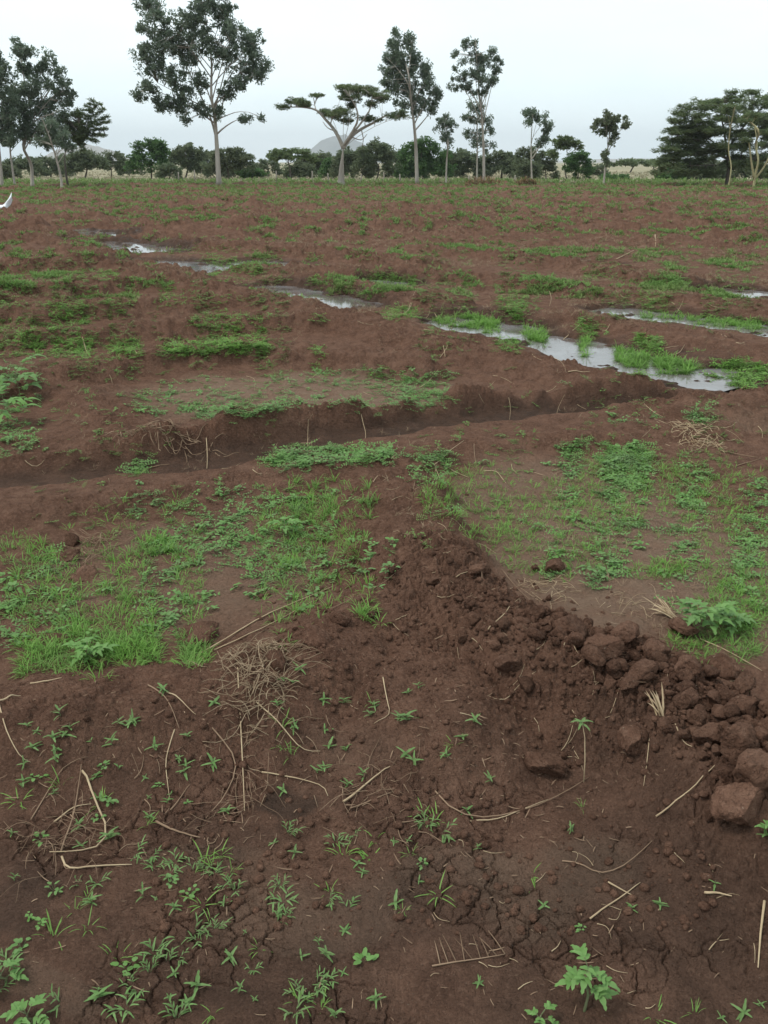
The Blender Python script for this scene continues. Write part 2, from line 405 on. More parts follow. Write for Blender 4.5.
def cast(px, py):                                    # where the line of sight meets the ground
    px = np.asarray(px, float); py = np.asarray(py, float)
    u = (px - CX) / F; v = (CY - py) / F; dy = cp + v * sp; dz = -sp + v * cp
    t = np.full(px.shape, .8); hit = np.zeros(px.shape, bool); 
    for _ in range(520):
        zr = EYE + dz * t - hq(u * t, dy * t); hit |= zr <= 0
        if hit.all(): break
        t = np.where(hit, t, np.minimum(t + np.clip(zr * 1.2, .004 * t, .2 * t) , 120))
    t = t * .9985
    return u * t, dy * t
def G(px, py):
    x, y = cast(np.array([px]), np.array([py])); return float(x[0]), float(y[0])

# water in the low places: one sheet per puddle, its shore cut by the ground
for pts, w in PW:
    d = np.diff(pts, axis=0); V = []
    n = len(pts)
    for i in range(n):
        t = pts[min(i + 1, n - 1)] - pts[max(i - 1, 0)]; t = t / np.linalg.norm(t); nrm = np.array((-t[1], t[0]))
        e = -t * w * .9 if i == 0 else (t * w * .9 if i == n - 1 else 0)
        V += [(*(pts[i] + e + nrm * w * 1.25), WL), (*(pts[i] + e - nrm * w * 1.25), WL)]
    o = link(bpy.data.objects.new('water', mk_mesh('water', V, [(2 * i, 2 * i + 1, 2 * i + 3, 2 * i + 2) for i in range(n - 1)], M_WATER)))
    tag(o, kind='structure')

# far hills
def hill(name, ctr_px, Y, top_px, half_px, m, seed):
    c = Q(ctr_px, 162, Y); H = Q(ctr_px, top_px, Y)[2]; W = half_px * mpp(Y)
    u = np.linspace(-1, 1, 70); X, T = np.meshgrid(u, u)
    d = np.sqrt(X * X + T * T); z = H * np.clip(1 - sstep(0, 1, d), 0, 1) ** .8 * (1 + .14 * fbm(X * 3 + seed, T * 3, 4, 200)) - 3
    v = np.stack([c[0] + X * W, c[1] + T * W, z], -1).reshape(-1, 3)
    i = np.arange(69 * 70).reshape(69, 70)[:, :-1]; q = np.stack([i, i + 1, i + 71, i + 70], -1).reshape(-1, 4)
    tag(link(bpy.data.objects.new(name, quads_mesh(name, v, q, m))), kind='structure')
hill('hill', 341, 4000, 134, 52, M_HILL, 1); hill('hill', 86, 3600, 144, 60, M_HILL2, 5); hill('hill', 640, 4200, 158, 160, M_HILL2, 9)

# ------------------------------------------------------------------ plant prototypes
def blade(mb, base, az, L, W, up, droop, n=4, mi=0, fold=0.0):
    pts = []; p = np.array(base, float); e = up; d = np.array((cos(az), sin(az), 0)); side = np.array((-sin(az), cos(az), 0))
    V = []; st = L / n
    for i in range(n + 1):
        t = i / n; w = W * (.35 + .65 * sin(pi * min(1, t * 1.25 + .12)) if t < .7 else (1 - t) / .3 * .9 + .02) * .5
        nrm = np.array((-sin(e) * d[0], -sin(e) * d[1], cos(e)))
        if fold: V += [p - side * w + nrm * w * fold, p, p + side * w + nrm * w * fold]
        else: V += [p - side * w, p + side * w]
        p = p + st * (cos(e) * d + np.array((0, 0, sin(e)))); e -= droop / n
    k = 3 if fold else 2
    mb.add(V, [(i * k + j, i * k + j + 1, (i + 1) * k + j + 1, (i + 1) * k + j) for i in range(n) for j in range(k - 1)], mi)
    return p
def p_tuft(seed, n=12, L=.085, W=.006, spread=.02):
    R = random.Random(seed); mb = MB()
    for _ in range(n):
        a = R.uniform(0, 2 * pi); q = R.uniform(0, spread)
        blade(mb, (q * cos(a), q * sin(a), -.004), a + R.gauss(0, .5), L * R.uniform(.5, 1.15), W * R.uniform(.7, 1.2), R.uniform(.5, 1.35), R.uniform(.4, 1.6), 4)
    return mb
def p_seedling(seed, L=.04):                         # lance leaves in pairs on a short stem
    R = random.Random(seed); mb = MB(); h = 0; a = R.uniform(0, pi)
    hs = L * R.uniform(.5, .9); lean = R.uniform(-.3, .3)
    mb.tube([(0, 0, -.01), (lean * hs * .4, 0, hs * .6), (lean * hs, 0, hs * 1.1)], [.0016, .0013, .0009], 5, 1)
    for k in range(R.choice((2, 3, 3, 4))):
        z = hs * (.25 + .28 * k); 
        for s in (0, pi):
            if R.random() < .1: continue
            blade(mb, (lean * z * .9, 0, z), a + s + R.gauss(0, .25), L * R.uniform(.75, 1.2), L * R.uniform(.2, .3), R.uniform(.1, .8), R.uniform(.3, 1.0), 5, 0, .35)
        a += pi / 2 + R.gauss(0, .3)
    return mb
def p_spread(seed, L=.05):                           # several leaning shoots with long leaves
    R = random.Random(seed); mb = MB()
    for s in range(R.randint(3, 5)):
        a = R.uniform(0, 2 * pi); n = R.randint(3, 4); ln = L * R.uniform(.7, 1.5)
        tip = (ln * cos(a), ln * sin(a), ln * R.uniform(.5, 1.0)); mb.tube([(0, 0, -.01), (tip[0] * .5, tip[1] * .5, tip[2] * .62), tip], [.0018, .0014, .0009], 5, 1)
        for k in range(n):
            t = (k + 1) / n; sd = 1 if k % 2 else -1
            blade(mb, (tip[0] * t, tip[1] * t, tip[2] * t), a + sd * R.uniform(.3, 1.1), L * R.uniform(.7, 1.2), L * R.uniform(.15, .24), R.uniform(.2, .8), R.uniform(.5, 1.4), 5, 0, .3)
    return mb
def p_broad(seed, L=.03, n=9):                       # rosette of rounded leaves
    R = random.Random(seed); mb = MB()
    for k in range(n):
        a = k * 2.4 + R.gauss(0, .3); q = L * R.uniform(.2, 1.3); z = L * R.uniform(.2, 1.1)
        mb.tube([(0, 0, -.006), (q * cos(a), q * sin(a), z)], [.0011, .0008], 4, 1)
        blade(mb, (q * cos(a), q * sin(a), z), a + R.gauss(0, .5), L * R.uniform(.7, 1.2), L * R.uniform(.5, .75), R.uniform(-.1, .6), R.uniform(.2, .8), 4, 0, .22)
    return mb
def p_creep(seed, L=.018, n=4):                      # creeping stems set with small leaves
    R = random.Random(seed); mb = MB()
    for s in range(n):
        a = R.uniform(0, 2 * pi); p = np.array((0, 0, .004)); pts = [p]
        for k in range(6):
            a += R.gauss(0, .35); p = p + np.array((cos(a), sin(a), 0)) * L * 1.15; p[2] = .006 + .012 * R.random(); pts.append(p)
            for sd in (-1, 1): blade(mb, p, a + sd * R.uniform(.7, 1.5), L * R.uniform(.8, 1.3), L * R.uniform(.45, .7), R.uniform(.1, .7), R.uniform(.2, .8), 3, 0, .2)
        mb.tube(pts, .001, 4, 1)
    return mb
def p_farclump(seed, n=12, L=.10):
    R = random.Random(seed); mb = MB()
    for k in range(n):
        a = R.uniform(0, 2 * pi); q = R.uniform(0, .09)
        blade(mb, (q * cos(a), q * sin(a), R.uniform(0, .05)), a, L * R.uniform(.6, 1.2), L * R.uniform(.2, .45), R.uniform(.1, 1.2), R.uniform(.2, 1), 2)
    return mb

def scatter(name, protos, X, Y, S, mats, label, cat=None, sink=.004, tilt=.15, kind='stuff', Z=None):
    arrs = [p.arr() for p in protos]; N = len(X); pick = rng.integers(0, len(arrs), N)
    Z = hq(X, Y) if Z is None else Z
    Vs, Qs, Ms, off = [], [], [], 0
    for k, (v, f, mi) in enumerate(arrs):
        s = np.nonzero(pick == k)[0]
        if not len(s): continue
        n = len(s); a = rng.uniform(0, 2 * pi, n); tx = rng.normal(0, tilt, n); ty = rng.normal(0, tilt, n); sc = S[s]
        c, sn = np.cos(a)[:, None], np.sin(a)[:, None]
        x = (v[:, 0] * c - v[:, 1] * sn); y = (v[:, 0] * sn + v[:, 1] * c); z = v[None, :, 2] + x * tx[:, None] + y * ty[:, None]
        W = np.stack([x * sc[:, None] + X[s][:, None], y * sc[:, None] + Y[s][:, None], z * sc[:, None] + (Z[s] - sink)[:, None]], -1).reshape(-1, 3)
        q = np.array([fc for fc in f if len(fc) == 4], np.int64); qm = np.array([m for fc, m in zip(f, mi) if len(fc) == 4])
        Vs.append(W); Qs.append((q[None] + (np.arange(n) * len(v))[:, None, None] + off).reshape(-1, 4)); Ms.append(np.tile(qm, n)); off += n * len(v)
    me = quads_mesh(name, np.concatenate(Vs), np.concatenate(Qs), mats, np.concatenate(Ms))
    return tag(link(bpy.data.objects.new(name, me)), label, cat, None, kind)

# ---- where weeds grow, as seen: (px, py, rx, ry, count)
def pts_in(ells, jitter_noise=None, seed=0, keep=.0):
    R = np.random.default_rng(seed); xs, ys = [], []
    for px, py, rx, ry, n in ells:
        a = R.uniform(0, 2 * pi, n); q = np.sqrt(R.uniform(0, 1, n)) * (1 + .12 * R.normal(size=n))
        X = px + rx * q * np.cos(a); Yp = py + ry * q * np.sin(a)
        xs.append(X); ys.append(np.clip(Yp, 190, 1100))
    x, y = cast(np.concatenate(xs), np.concatenate(ys))
    if keep is not None:
        sc = np.clip(np.hypot(x, y) * .06, .12, 1.2)
        m = gn(x / sc, y / sc, 300 + seed) + .4 * gn(x / sc * 2.7, y / sc * 2.7, 301 + seed) > keep; x, y = x[m], y[m]
    return x, y

tufts = [p_tuft(s, 9, .085, .005, .026) for s in range(5)]
tall = [p_tuft(20 + s, 14, .13, .007, .02) for s in range(3)]
broads = [p_broad(40 + s) for s in range(5)]
creeps = [p_creep(60 + s) for s in range(5)]
spreads = [p_spread(80 + s) for s in range(6)]
seeds = [p_seedling(100 + s) for s in range(8)]
fars = [p_farclump(130 + s) for s in range(5)]

B1G = [(60, 625, 110, 50, 280), (-60, 620, 90, 60, 136), (120, 600, 120, 60, 221), (230, 570, 120, 70, 357), (320, 520, 70, 40, 221), (200, 530, 120, 35, 153), (170, 650, 90, 16, 255), (30, 660, 70, 16, 153), (215, 655, 40, 10, 102),
       (340, 575, 70, 40, 119), (10, 560, 50, 30, 136), (372, 615, 16, 5, 42), (110, 640, 60, 25, 119)]
B2G = [(470, 490, 50, 25, 170), (500, 530, 40, 25, 110), (560, 560, 60, 20, 90), (440, 500, 30, 20, 60), (640, 500, 110, 40, 396), (745, 560, 50, 60, 330), (560, 520, 70, 40, 264), (690, 480, 80, 30, 198), (630, 470, 60, 20, 264), (740, 610, 40, 30, 198), (660, 570, 30, 10, 110), (720, 640, 50, 25, 176)]
x, y = pts_in(B1G, seed=1, keep=-.3); scatter('grass', tufts, x, y, rng.uniform(.32, .72, len(x)), [M_GRASS, M_STEM], 'bright green young grass covering the floor of the near basin', 'grass')
x, y = pts_in([(330, 508, 42, 26, 110), (160, 548, 16, 8, 25), (120, 600, 10, 8, 20)], seed=2, keep=-.5); scatter('grass', tall, x, y, rng.uniform(.4, .65, len(x)), [M_GRASS, M_STEM], 'taller upright grass patch near the back of the near basin', 'grass')
x, y = pts_in(B2G, seed=3, keep=-.6); scatter('grass', tufts, x, y, rng.uniform(.28, .6, len(x)), [M_GRASS, M_STEM], 'thin short grass on the pale crusted basin floor beyond the cloddy bank', 'grass')
CRE = [(180, 520, 110, 30, 90), (230, 545, 90, 30, 60), (90, 600, 110, 50, 110), (300, 560, 100, 40, 70), (650, 520, 110, 40, 60), (740, 560, 40, 50, 90), (480, 500, 40, 14, 40), (560, 458, 110, 18, 330), (480, 460, 50, 18, 110), (640, 470, 60, 20, 130), (620, 535, 150, 60, 150), (440, 470, 40, 18, 45), (620, 462, 60, 22, 120), (590, 490, 60, 16, 70), (715, 492, 50, 20, 90), (760, 500, 30, 20, 30),
       (580, 570, 50, 14, 40), (690, 540, 70, 40, 40), (335, 455, 66, 9, 160), (290, 462, 24, 6, 60), (440, 385, 60, 16, 130), (370, 378, 60, 12, 60), (300, 395, 160, 22, 170), (150, 405, 60, 12, 50), (420, 400, 40, 8, 50), (15, 405, 34, 44, 120), (60, 440, 60, 20, 40), (138, 468, 8, 7, 20), (230, 412, 50, 9, 70), (525, 385, 40, 8, 40), (730, 415, 50, 9, 40), (660, 420, 60, 8, 25), (200, 500, 180, 14, 60), (640, 555, 100, 50, 40)]
x, y = pts_in(CRE, seed=4, keep=-.3); scatter('weeds', creeps + broads[:2], x, y, rng.uniform(.4, .85, len(x)), [M_BROAD, M_STEM], 'creeping small leaved green weeds along the wet ditch and basins', 'weeds')
# lush growth along the watered furrows further off
def strip(pp, ry, n):
    out = []; 
    for (ax, ay), (bx, by) in zip(pp[:-1], pp[1:]):
        L = max(1, int(hypot(bx - ax, by - ay) / 9))
        for k in range(L):
            t = (k + .5) / L; out.append((ax + (bx - ax) * t, ay + (by - ay) * t, 9, ry, max(1, int(n / L))))
    return out
MIDS = (strip([(205, 258), (250, 268), (300, 279), (360, 292)], 4, 300) + strip([(215, 276), (250, 284)], 3, 60) + strip([(385, 314), (430, 311), (485, 309)], 5, 330) + strip([(440, 326), (490, 338), (520, 348)], 5, 160) +
        strip([(505, 308), (560, 321), (620, 335), (690, 356)], 6, 520) + strip([(545, 350), (600, 362), (640, 372)], 4, 180) + [(738, 374, 26, 9, 320), (655, 372, 16, 4, 60)] +
        strip([(640, 314), (700, 320), (768, 328), (840, 336)], 4, 420) + strip([(372, 277), (420, 282), (480, 291)], 4, 420) + [(425, 286, 50, 4, 160), (560, 276, 34, 5, 140), (600, 272, 26, 4, 60), (520, 298, 40, 6, 110)] +
        strip([(-40, 272), (60, 275), (120, 272)], 3, 130) + [(95, 276, 22, 4, 80), (50, 302, 70, 5, 110), (84, 314, 34, 7, 160), (20, 326, 40, 6, 90), (60, 342, 36, 9, 130), (160, 346, 110, 6, 300), (250, 338, 40, 8, 150), (225, 322, 30, 8, 90), (240, 268, 30, 5, 90), (290, 320, 30, 6, 40), (150, 298, 25, 5, 70), (270, 352, 60, 5, 80),
         (120, 352, 60, 6, 120), (200, 350, 60, 5, 90), (330, 372, 60, 5, 60), (155, 292, 30, 6, 60), (700, 300, 40, 5, 60), (650, 298, 26, 7, 90), (540, 305, 30, 6, 80), (10, 345, 30, 8, 60), (310, 258, 60, 3, 90), (140, 250, 20, 3, 40), (215, 250, 40, 3, 60), (190, 300, 60, 5, 40)])
MIDS = [(a, b, c, d, int(n * (1.7 if c > 9 else .75))) for a, b, c, d, n in MIDS]
MIDS = [(a, b, c * 1.15, d * 1.5, n) for a, b, c, d, n in MIDS]
x, y = pts_in(MIDS, seed=5, keep=-.05)
zz = hq(x, y); m = zz > WL - .012; x, y, zz = x[m], y[m], zz[m]
scatter('weeds', creeps + tufts[:3] + broads, x, y, rng.uniform(.35, .75, len(x)), [M_GRASS, M_STEM], 'lush green weeds lining the wet furrows and puddles', 'weeds', Z=zz)
x, y = pts_in([(170, 315, 330, 65, 2600), (560, 285, 330, 45, 1900), (384, 420, 520, 50, 600), (384, 480, 520, 60, 450)], seed=6, keep=.02)
m = hq(x, y) > WL + .005; x, y = x[m], y[m]
scatter('weeds', creeps + broads[:2] + tufts[:2], x, y, rng.uniform(.35, .8, len(x)) * np.clip(y / 8, .8, 1.5), [M_FAR, M_STEM], 'small scattered weeds sprouting over the mid field banks', 'weeds')
x, y = pts_in(strip([(470, 325), (520, 336), (580, 350), (640, 364), (690, 372)], 7, 300) + strip([(640, 317), (768, 332)], 3, 160) + [(470, 324, 40, 6, 170), (660, 366, 40, 8, 160), (560, 342, 30, 5, 90), (730, 328, 60, 4, 120)], seed=8, keep=-.1)
scatter('grass', tufts + tall, x, y, rng.uniform(.5, 1.0, len(x)), [M_GRASS, M_STEM], 'thin grass blades standing in the shallow puddle water', 'grass', Z=np.full(len(x), WL))
# thin weeds over the tilled field out to its far edge
n = 190000; py = 183 + 116 * rng.uniform(0, 1, n) ** 1.25; px = rng.uniform(-220, 990, n)
u = (px - CX) / F; v = (CY - py) / F; t = -EYE / (-sp + v * cp); x, y = u * t, (cp + v * sp) * t
m = (y < EDGE + 1) & (y > 11)
dn = .55 * fbm(x / 5, y / 2.5, 2, 401) + .7 * gn(x / .9, y / .9, 402) + .6 * gn(x / .35, y / .4, 403) + .22 * sstep(30, 60, y) - .1 * sstep(24, 14, y)
lf = rng.uniform(0, 1, n)
m &= (dn > .12 + .55 * lf - .22 * sstep(20, 40, y)); m &= hq(x, y) > WL + .01
x, y = x[m], y[m]; print('far weeds', len(x))
scatter('weeds', fars, x, y, rng.uniform(.5, 1.2, len(x)) * np.clip(.2 + y / 46, .45, 1.4), [M_FAR], 'thin green weeds growing over the tilled rows of the field', 'weeds')
n = 60000; py = 181 + 150 * rng.uniform(0, 1, n) ** 1.5; px = rng.uniform(-220, 990, n)
u = (px - CX) / F; v = (CY - py) / F; t = -EYE / (-sp + v * cp); x, y = u * t, (cp + v * sp) * t
m = (y < EDGE + 3) & (gn(x / 3, y / 1.5, 411) + .5 * gn(x / .7, y / .7, 412) + .4 * sstep(50, 70, y) > .12); x, y = x[m], y[m]
def p_strawbits(seed):
    R = random.Random(seed); mb = MB()
    for k in range(8):
        a = R.uniform(0, 2 * pi); q = R.uniform(0, .12)
        blade(mb, (q * cos(a), q * sin(a), .02), R.uniform(0, 2 * pi), R.uniform(.08, .22), .010, R.uniform(-.1, .9), .3, 2)
    return mb
M_OLDSTRAW = leaf_material('weathered_straw', (.24, .17, .105), (.38, .29, .19), .1, .8, 2, (.17, .11, .07))
x2, y2 = pts_in([(384, 380, 560, 110, 1300), (384, 300, 560, 60, 1500), (660, 270, 170, 50, 1500), (560, 510, 160, 55, 420), (700, 590, 90, 50, 160)], seed=9, keep=.15); x, y = np.concatenate([x, x2]), np.concatenate([y, y2])
scatter('straw_litter', [p_strawbits(s) for s in range(4)], x, y, rng.uniform(.35, .8, len(x)) * np.clip(y / 25, .35, 1.5), [M_OLDSTRAW], 'dry straw bits strewn over the tilled field rows', 'straw litter')
# savanna grass beyond the field edge
n = 7000; y = EDGE - 2 + 90 * rng.uniform(0, 1, n) ** 1.8; x = rng.uniform(-1, 1, n) * (y * .62 + 4)
scatter('grass', [p_tuft(160 + s, 9, .55, .09, .25) for s in range(3)], x, y, rng.uniform(.35, .8, n), [M_DRYG], 'pale dry savanna grass beyond the far edge of the field', 'grass')
n = 3500; y = EDGE - 5 + 11 * rng.uniform(0, 1, n); x = rng.uniform(-1, 1, n) * (y * .62 + 4)
scatter('weeds', fars, x, y, rng.uniform(1.2, 3.2, n), [M_FAR], 'rank green weed fringe along the far field edge', 'weeds')

# ------------------------------------------------------------------ clods
def ico(sub):
    import bmesh
    bm = bmesh.new(); bmesh.ops.create_icosphere(bm, subdivisions=sub, radius=1)
    v = np.array([p.co[:] for p in bm.verts]); f = [tuple(q.index for q in fc.verts) for fc in bm.faces]; bm.free(); return v, f
IV, IF = ico(4); IV3, IF3 = ico(3)
def clod_mesh(seed, big=True):
    R = np.random.default_rng(seed); v = (IV if big else IV3).copy()
    for _ in range(9):                               # knock flat facets off the lump
        nrm = R.normal(size=3); nrm /= np.linalg.norm(nrm); c = R.uniform(.5, .82); d = v @ nrm
        v -= np.outer(np.clip(d - c, 0, None) * .97, nrm)
    k = 1 + .10 * fbm(v[:, 0] * 2 + seed, v[:, 1] * 2 + v[:, 2] * 1.7, 3, seed) + .035 * fbm(v[:, 0] * 13 + v[:, 2] * 7, v[:, 1] * 13 - v[:, 2] * 9, 2, seed + 6) + .07 * fbm(v[:, 0] * 5 + v[:, 2] * 3, v[:, 1] * 5 - v[:, 2] * 4, 4, seed + 3, .65)
    v *= k[:, None]; v *= np.array((1, R.uniform(.75, 1), R.uniform(.6, .85)))
    return mk_mesh('clod', v, IF if big else IF3, M_CLOD)
CM = [clod_mesh(s) for s in range(14)]; CS = [clod_mesh(50 + s, False) for s in range(10)]
def clod(px, py, w, h, label, group=None, mesh=None, sink=.35):
    X, Y = G(px, py + h * .25)
    m = math.sqrt(X * X + Y * Y + 2.2) / F; o = bpy.data.objects.new('clod', mesh or random.choice(CM))
    s = w * m * (.56 if px > 345 else .5); sink = sink if px > 345 else .75; o.scale = (s, s * random.uniform(.8, 1.05), s * max(.6, min(1.15, h / w * 1.15)))
    o.location = (X, Y, hz(X, Y) + o.scale[2] * .7 * (1 - sink * 1.3)); o.rotation_euler = (random.gauss(0, .25), random.gauss(0, .25), random.uniform(0, 6.28))
    return tag(link(o), label, 'clod', group)
BIG = [
 (565, 637, 38, 38, 'big angular brown clod at the upper end of the clod line, facets sloping left'),
 (603, 662, 34, 24, 'wedge shaped clod just below the big angular clod of the ridge'),
 (628, 632, 32, 26, 'rounded clod on the basin side of the ridge, touching the straw bundle'),
 (652, 648, 26, 22, 'medium clod with a pale curved root starting beside it'),
 (686, 628, 30, 20, 'flat clod resting right in front of the bushy green plant'),
 (685, 667, 27, 36, 'upright clod framed by the hooked pale root'),
 (722, 662, 32, 40, 'tall egg shaped clod standing closest to the bushy green plant'),
 (592, 682, 26, 28, 'lumpy clod in the middle of the clod line with a small round clod beside it'),
 (609, 684, 18, 18, 'small round clod tucked against the lumpy clod mid ridge'),
 (642, 676, 28, 17, 'low broad clod between the lumpy clod and the hooked root'),
 (742, 684, 26, 20, 'squat clod below the tall egg shaped clod'),
 (741, 703, 28, 26, 'blocky clod directly above the three largest clods at the frame edge'),
 (738, 744, 44, 34, 'large flat topped clod with a dark shaded underside near the frame edge'),
 (709, 738, 28, 28, 'round clod touching the left side of the large flat topped clod'),
 (762, 772, 50, 48, 'largest clod, cut by the frame edge'),
 (737, 814, 46, 38, 'lowest large clod lying apart below the largest clod'),
 (548, 765, 42, 27, 'lone rounded clod on the smooth slope beside the spindly seedling'),
 (632, 741, 32, 22, 'crumbly clod under the tuft of dry straw blades'),
 (664, 746, 20, 17, 'small clod between the crumbly clod and the round one'),
 (724, 790, 20, 22, 'small clod wedged just above the lowest large clod'),
 (200, 625, 50, 34, 'broad reddish clod sitting in the grass of the near basin'),
 (315, 633, 42, 32, 'large smooth clod at the corner of the near bank beside the long straws'),
 (277, 656, 28, 30, 'clod at the root tangle on the near bank'),
 (340, 616, 24, 20, 'smaller clod behind the large smooth clod beside the long straws'),
 (70, 554, 24, 17, 'small rounded clod between green weeds at the left of the basin'),
 (58, 634, 28, 20, 'dark clod half hidden in grass near the left frame edge'),
 (72, 538, 20, 20, 'upright clod standing behind the weeds under the ditch bank'),
 (88, 572, 40, 16, 'low wide earth lump in the middle of the basin weeds'),
 (505, 672, 30, 24, 'smooth clod on the near side of the bank crest, pale twig below it'),
 (480, 570, 26, 16, 'small clod high on the diagonal bank beside its basin'),
 (552, 566, 24, 18, 'clod at the basin edge above the clod line'),
]
for i, (px, py, w, h, lab) in enumerate(BIG):
    clod(px, py, w, h, lab, None, CM[i % len(CM)])
def along(pp, t):
    n = len(pp) - 1; k = min(n - 1, int(t * n)); f = t * n - k
    return pp[k][0] + (pp[k + 1][0] - pp[k][0]) * f, pp[k][1] + (pp[k + 1][1] - pp[k][1]) * f
R = random.Random(5)
for _ in range(172):
    t = R.random() ** .8; px, py = along([(500, 620), (560, 645), (620, 668), (690, 700), (740, 730), (790, 790)], t)
    px += R.gauss(0, 24); py += R.gauss(0, 22); w = 6 + 15 * R.random() ** 1.7
    clod(px, py, w, w * R.uniform(.75, 1), 'small crumbled brown clod among bigger ones along the cloddy ridge', 'small clods of the cloddy ridge', R.choice(CS), .25)
for _ in range(60):
    px, py = along([(430, 560), (480, 610), (540, 640), (600, 690)], R.random()); px += R.gauss(0, 20); py += R.gauss(0, 20); w = 4 + 12 * R.random() ** 2
    clod(px, py, w, w * .85, 'small crumbled brown clod at the upper thinning end of the clod line', 'small clods at the upper end of the ridge', R.choice(CS), .35)
for _ in range(20):
    px, py = along([(300, 640), (360, 600), (430, 560), (520, 600)], R.random()); px += R.gauss(0, 26); py += R.gauss(0, 22); w = 4 + 7 * R.random() ** 2
    clod(px, py, w, w * .85, 'small brown clod on the smooth crest of the bank', 'small clods of the bank crest', R.choice(CS), .25)
for _ in range(14):
    px, py = R.uniform(60, 720), R.uniform(700, 900); w = 4 + 7 * R.random() ** 2
    clod(px, py, w, w * .8, 'small crumb of earth on the near bare ground', 'small clods of the near ground', R.choice(CS), .3)
# crumbs nobody could count
px = np.concatenate([along_[0] for along_ in [(np.interp(rng.uniform(0, 1, 2600), [0, .25, .5, .75, 1], [480, 570, 640, 710, 800]) + 0,)]]); q = (px - 480) / 320
py = np.interp(px, [480, 570, 640, 710, 800], [610, 655, 680, 720, 800]) + rng.normal(0, 34, len(px)); px = px + rng.normal(0, 20, len(px))
px = np.concatenate([px, rng.uniform(150, 720, 900), rng.uniform(250, 520, 600)]); py = np.concatenate([py, rng.uniform(690, 900, 900), rng.uniform(560, 700, 600)])
u = (px - CX) / F; v = (CY - py) / F; t = (.1 - EYE) / (-sp + v * cp); x, y = u * t, (cp + v * sp) * t
bv, bf = ico(1)
def p_crumb(s):
    RR_ = np.random.default_rng(s); vv = bv * (1 + .25 * RR_.normal(size=(len(bv), 1))) * np.array((1, .85, .7)); mb = MB()
    mb.add(vv, [f + (f[2],) for f in bf]); return mb
def scatter_tri(name, protos, X, Y, S, m, label, cat):
    Vs, Fs, off = [], [], 0; Z = hq(X, Y)
    for k in range(len(X)):
        v, f = protos[k % len(protos)]; a = rng.uniform(0, 6.28); c, s_ = cos(a), sin(a)
        Vs.append(np.stack([(v[:, 0] * c - v[:, 1] * s_) * S[k] + X[k], (v[:, 0] * s_ + v[:, 1] * c) * S[k] + Y[k], v[:, 2] * S[k] + Z[k] + S[k] * .2], 1)); Fs.append(np.array(f) + off); off += len(v)
    me = quads_mesh(name, np.concatenate(Vs), np.concatenate(Fs), m, None, True, 3)
    return tag(link(bpy.data.objects.new(name, me)), label, cat, None, 'stuff')
bv2, bf2 = ico(2); PR = []
for s in range(6):
    R_ = np.random.default_rng(s); vv = bv2 * (1 + .22 * fbm(bv2[:, 0] * 1.7 + s, bv2[:, 1] * 1.7 + bv2[:, 2], 2, s))[:, None] * np.array((1, .85, .72)); PR.append((vv, bf2))
scatter_tri('crumbs', PR, x, y, .0025 + .012 * rng.uniform(0, 1, len(x)) ** 3, M_SOIL, 'fine earth crumbs strewn over the near banks', 'soil crumbs')

# ------------------------------------------------------------------ straws, twigs, roots
def lay(pp, rad, lift=.001, zref=.08, n=10, arch=0.0, taper=.6, k=6):
    d = [0]
    for a, b in zip(pp[:-1], pp[1:]): d.append(d[-1] + hypot(b[0] - a[0], b[1] - a[1]))
    T = np.linspace(0, d[-1], n); A = np.array(pp, float)
    def cr(col):
        s = np.interp(T, d, A[:, col]); k_ = s.copy(); k_[1:-1] = .25 * s[:-2] + .5 * s[1:-1] + .25 * s[2:]; return k_
    mx, my = G(*pp[len(pp) // 2]); zref = hz(mx, my)
    X, Y = zip(*[P(a, b, zref) for a, b in zip(cr(0), cr(1))]); X = np.array(X); Y = np.array(Y)
    Z = hq(X, Y); Zs = np.convolve(np.pad(Z, 2, 'edge'), [.15, .2, .3, .2, .15], 'valid'); Z = np.maximum(Z * .4 + Zs * .6, Zs)
    tt = np.linspace(0, 1, n); Z = Z + lift + rad + arch * np.sin(pi * tt)
    o = np.array((X[0], Y[0], Z[0])); pts = np.stack([X, Y, Z], 1) - o
    return pts, [rad * (1 - taper * q) for q in tt], o
def straw(pp, rad, label, m=None, name='straw', cat='straw', group=None, **kw):
    pts, rr, o = lay(pp, rad, **kw); mb = MB(); mb.tube(pts, [q * .8 for q in rr], kw.get('k', 6))
    return tag(mb.build(name, m or M_STRAW, None, o), label, cat, group)
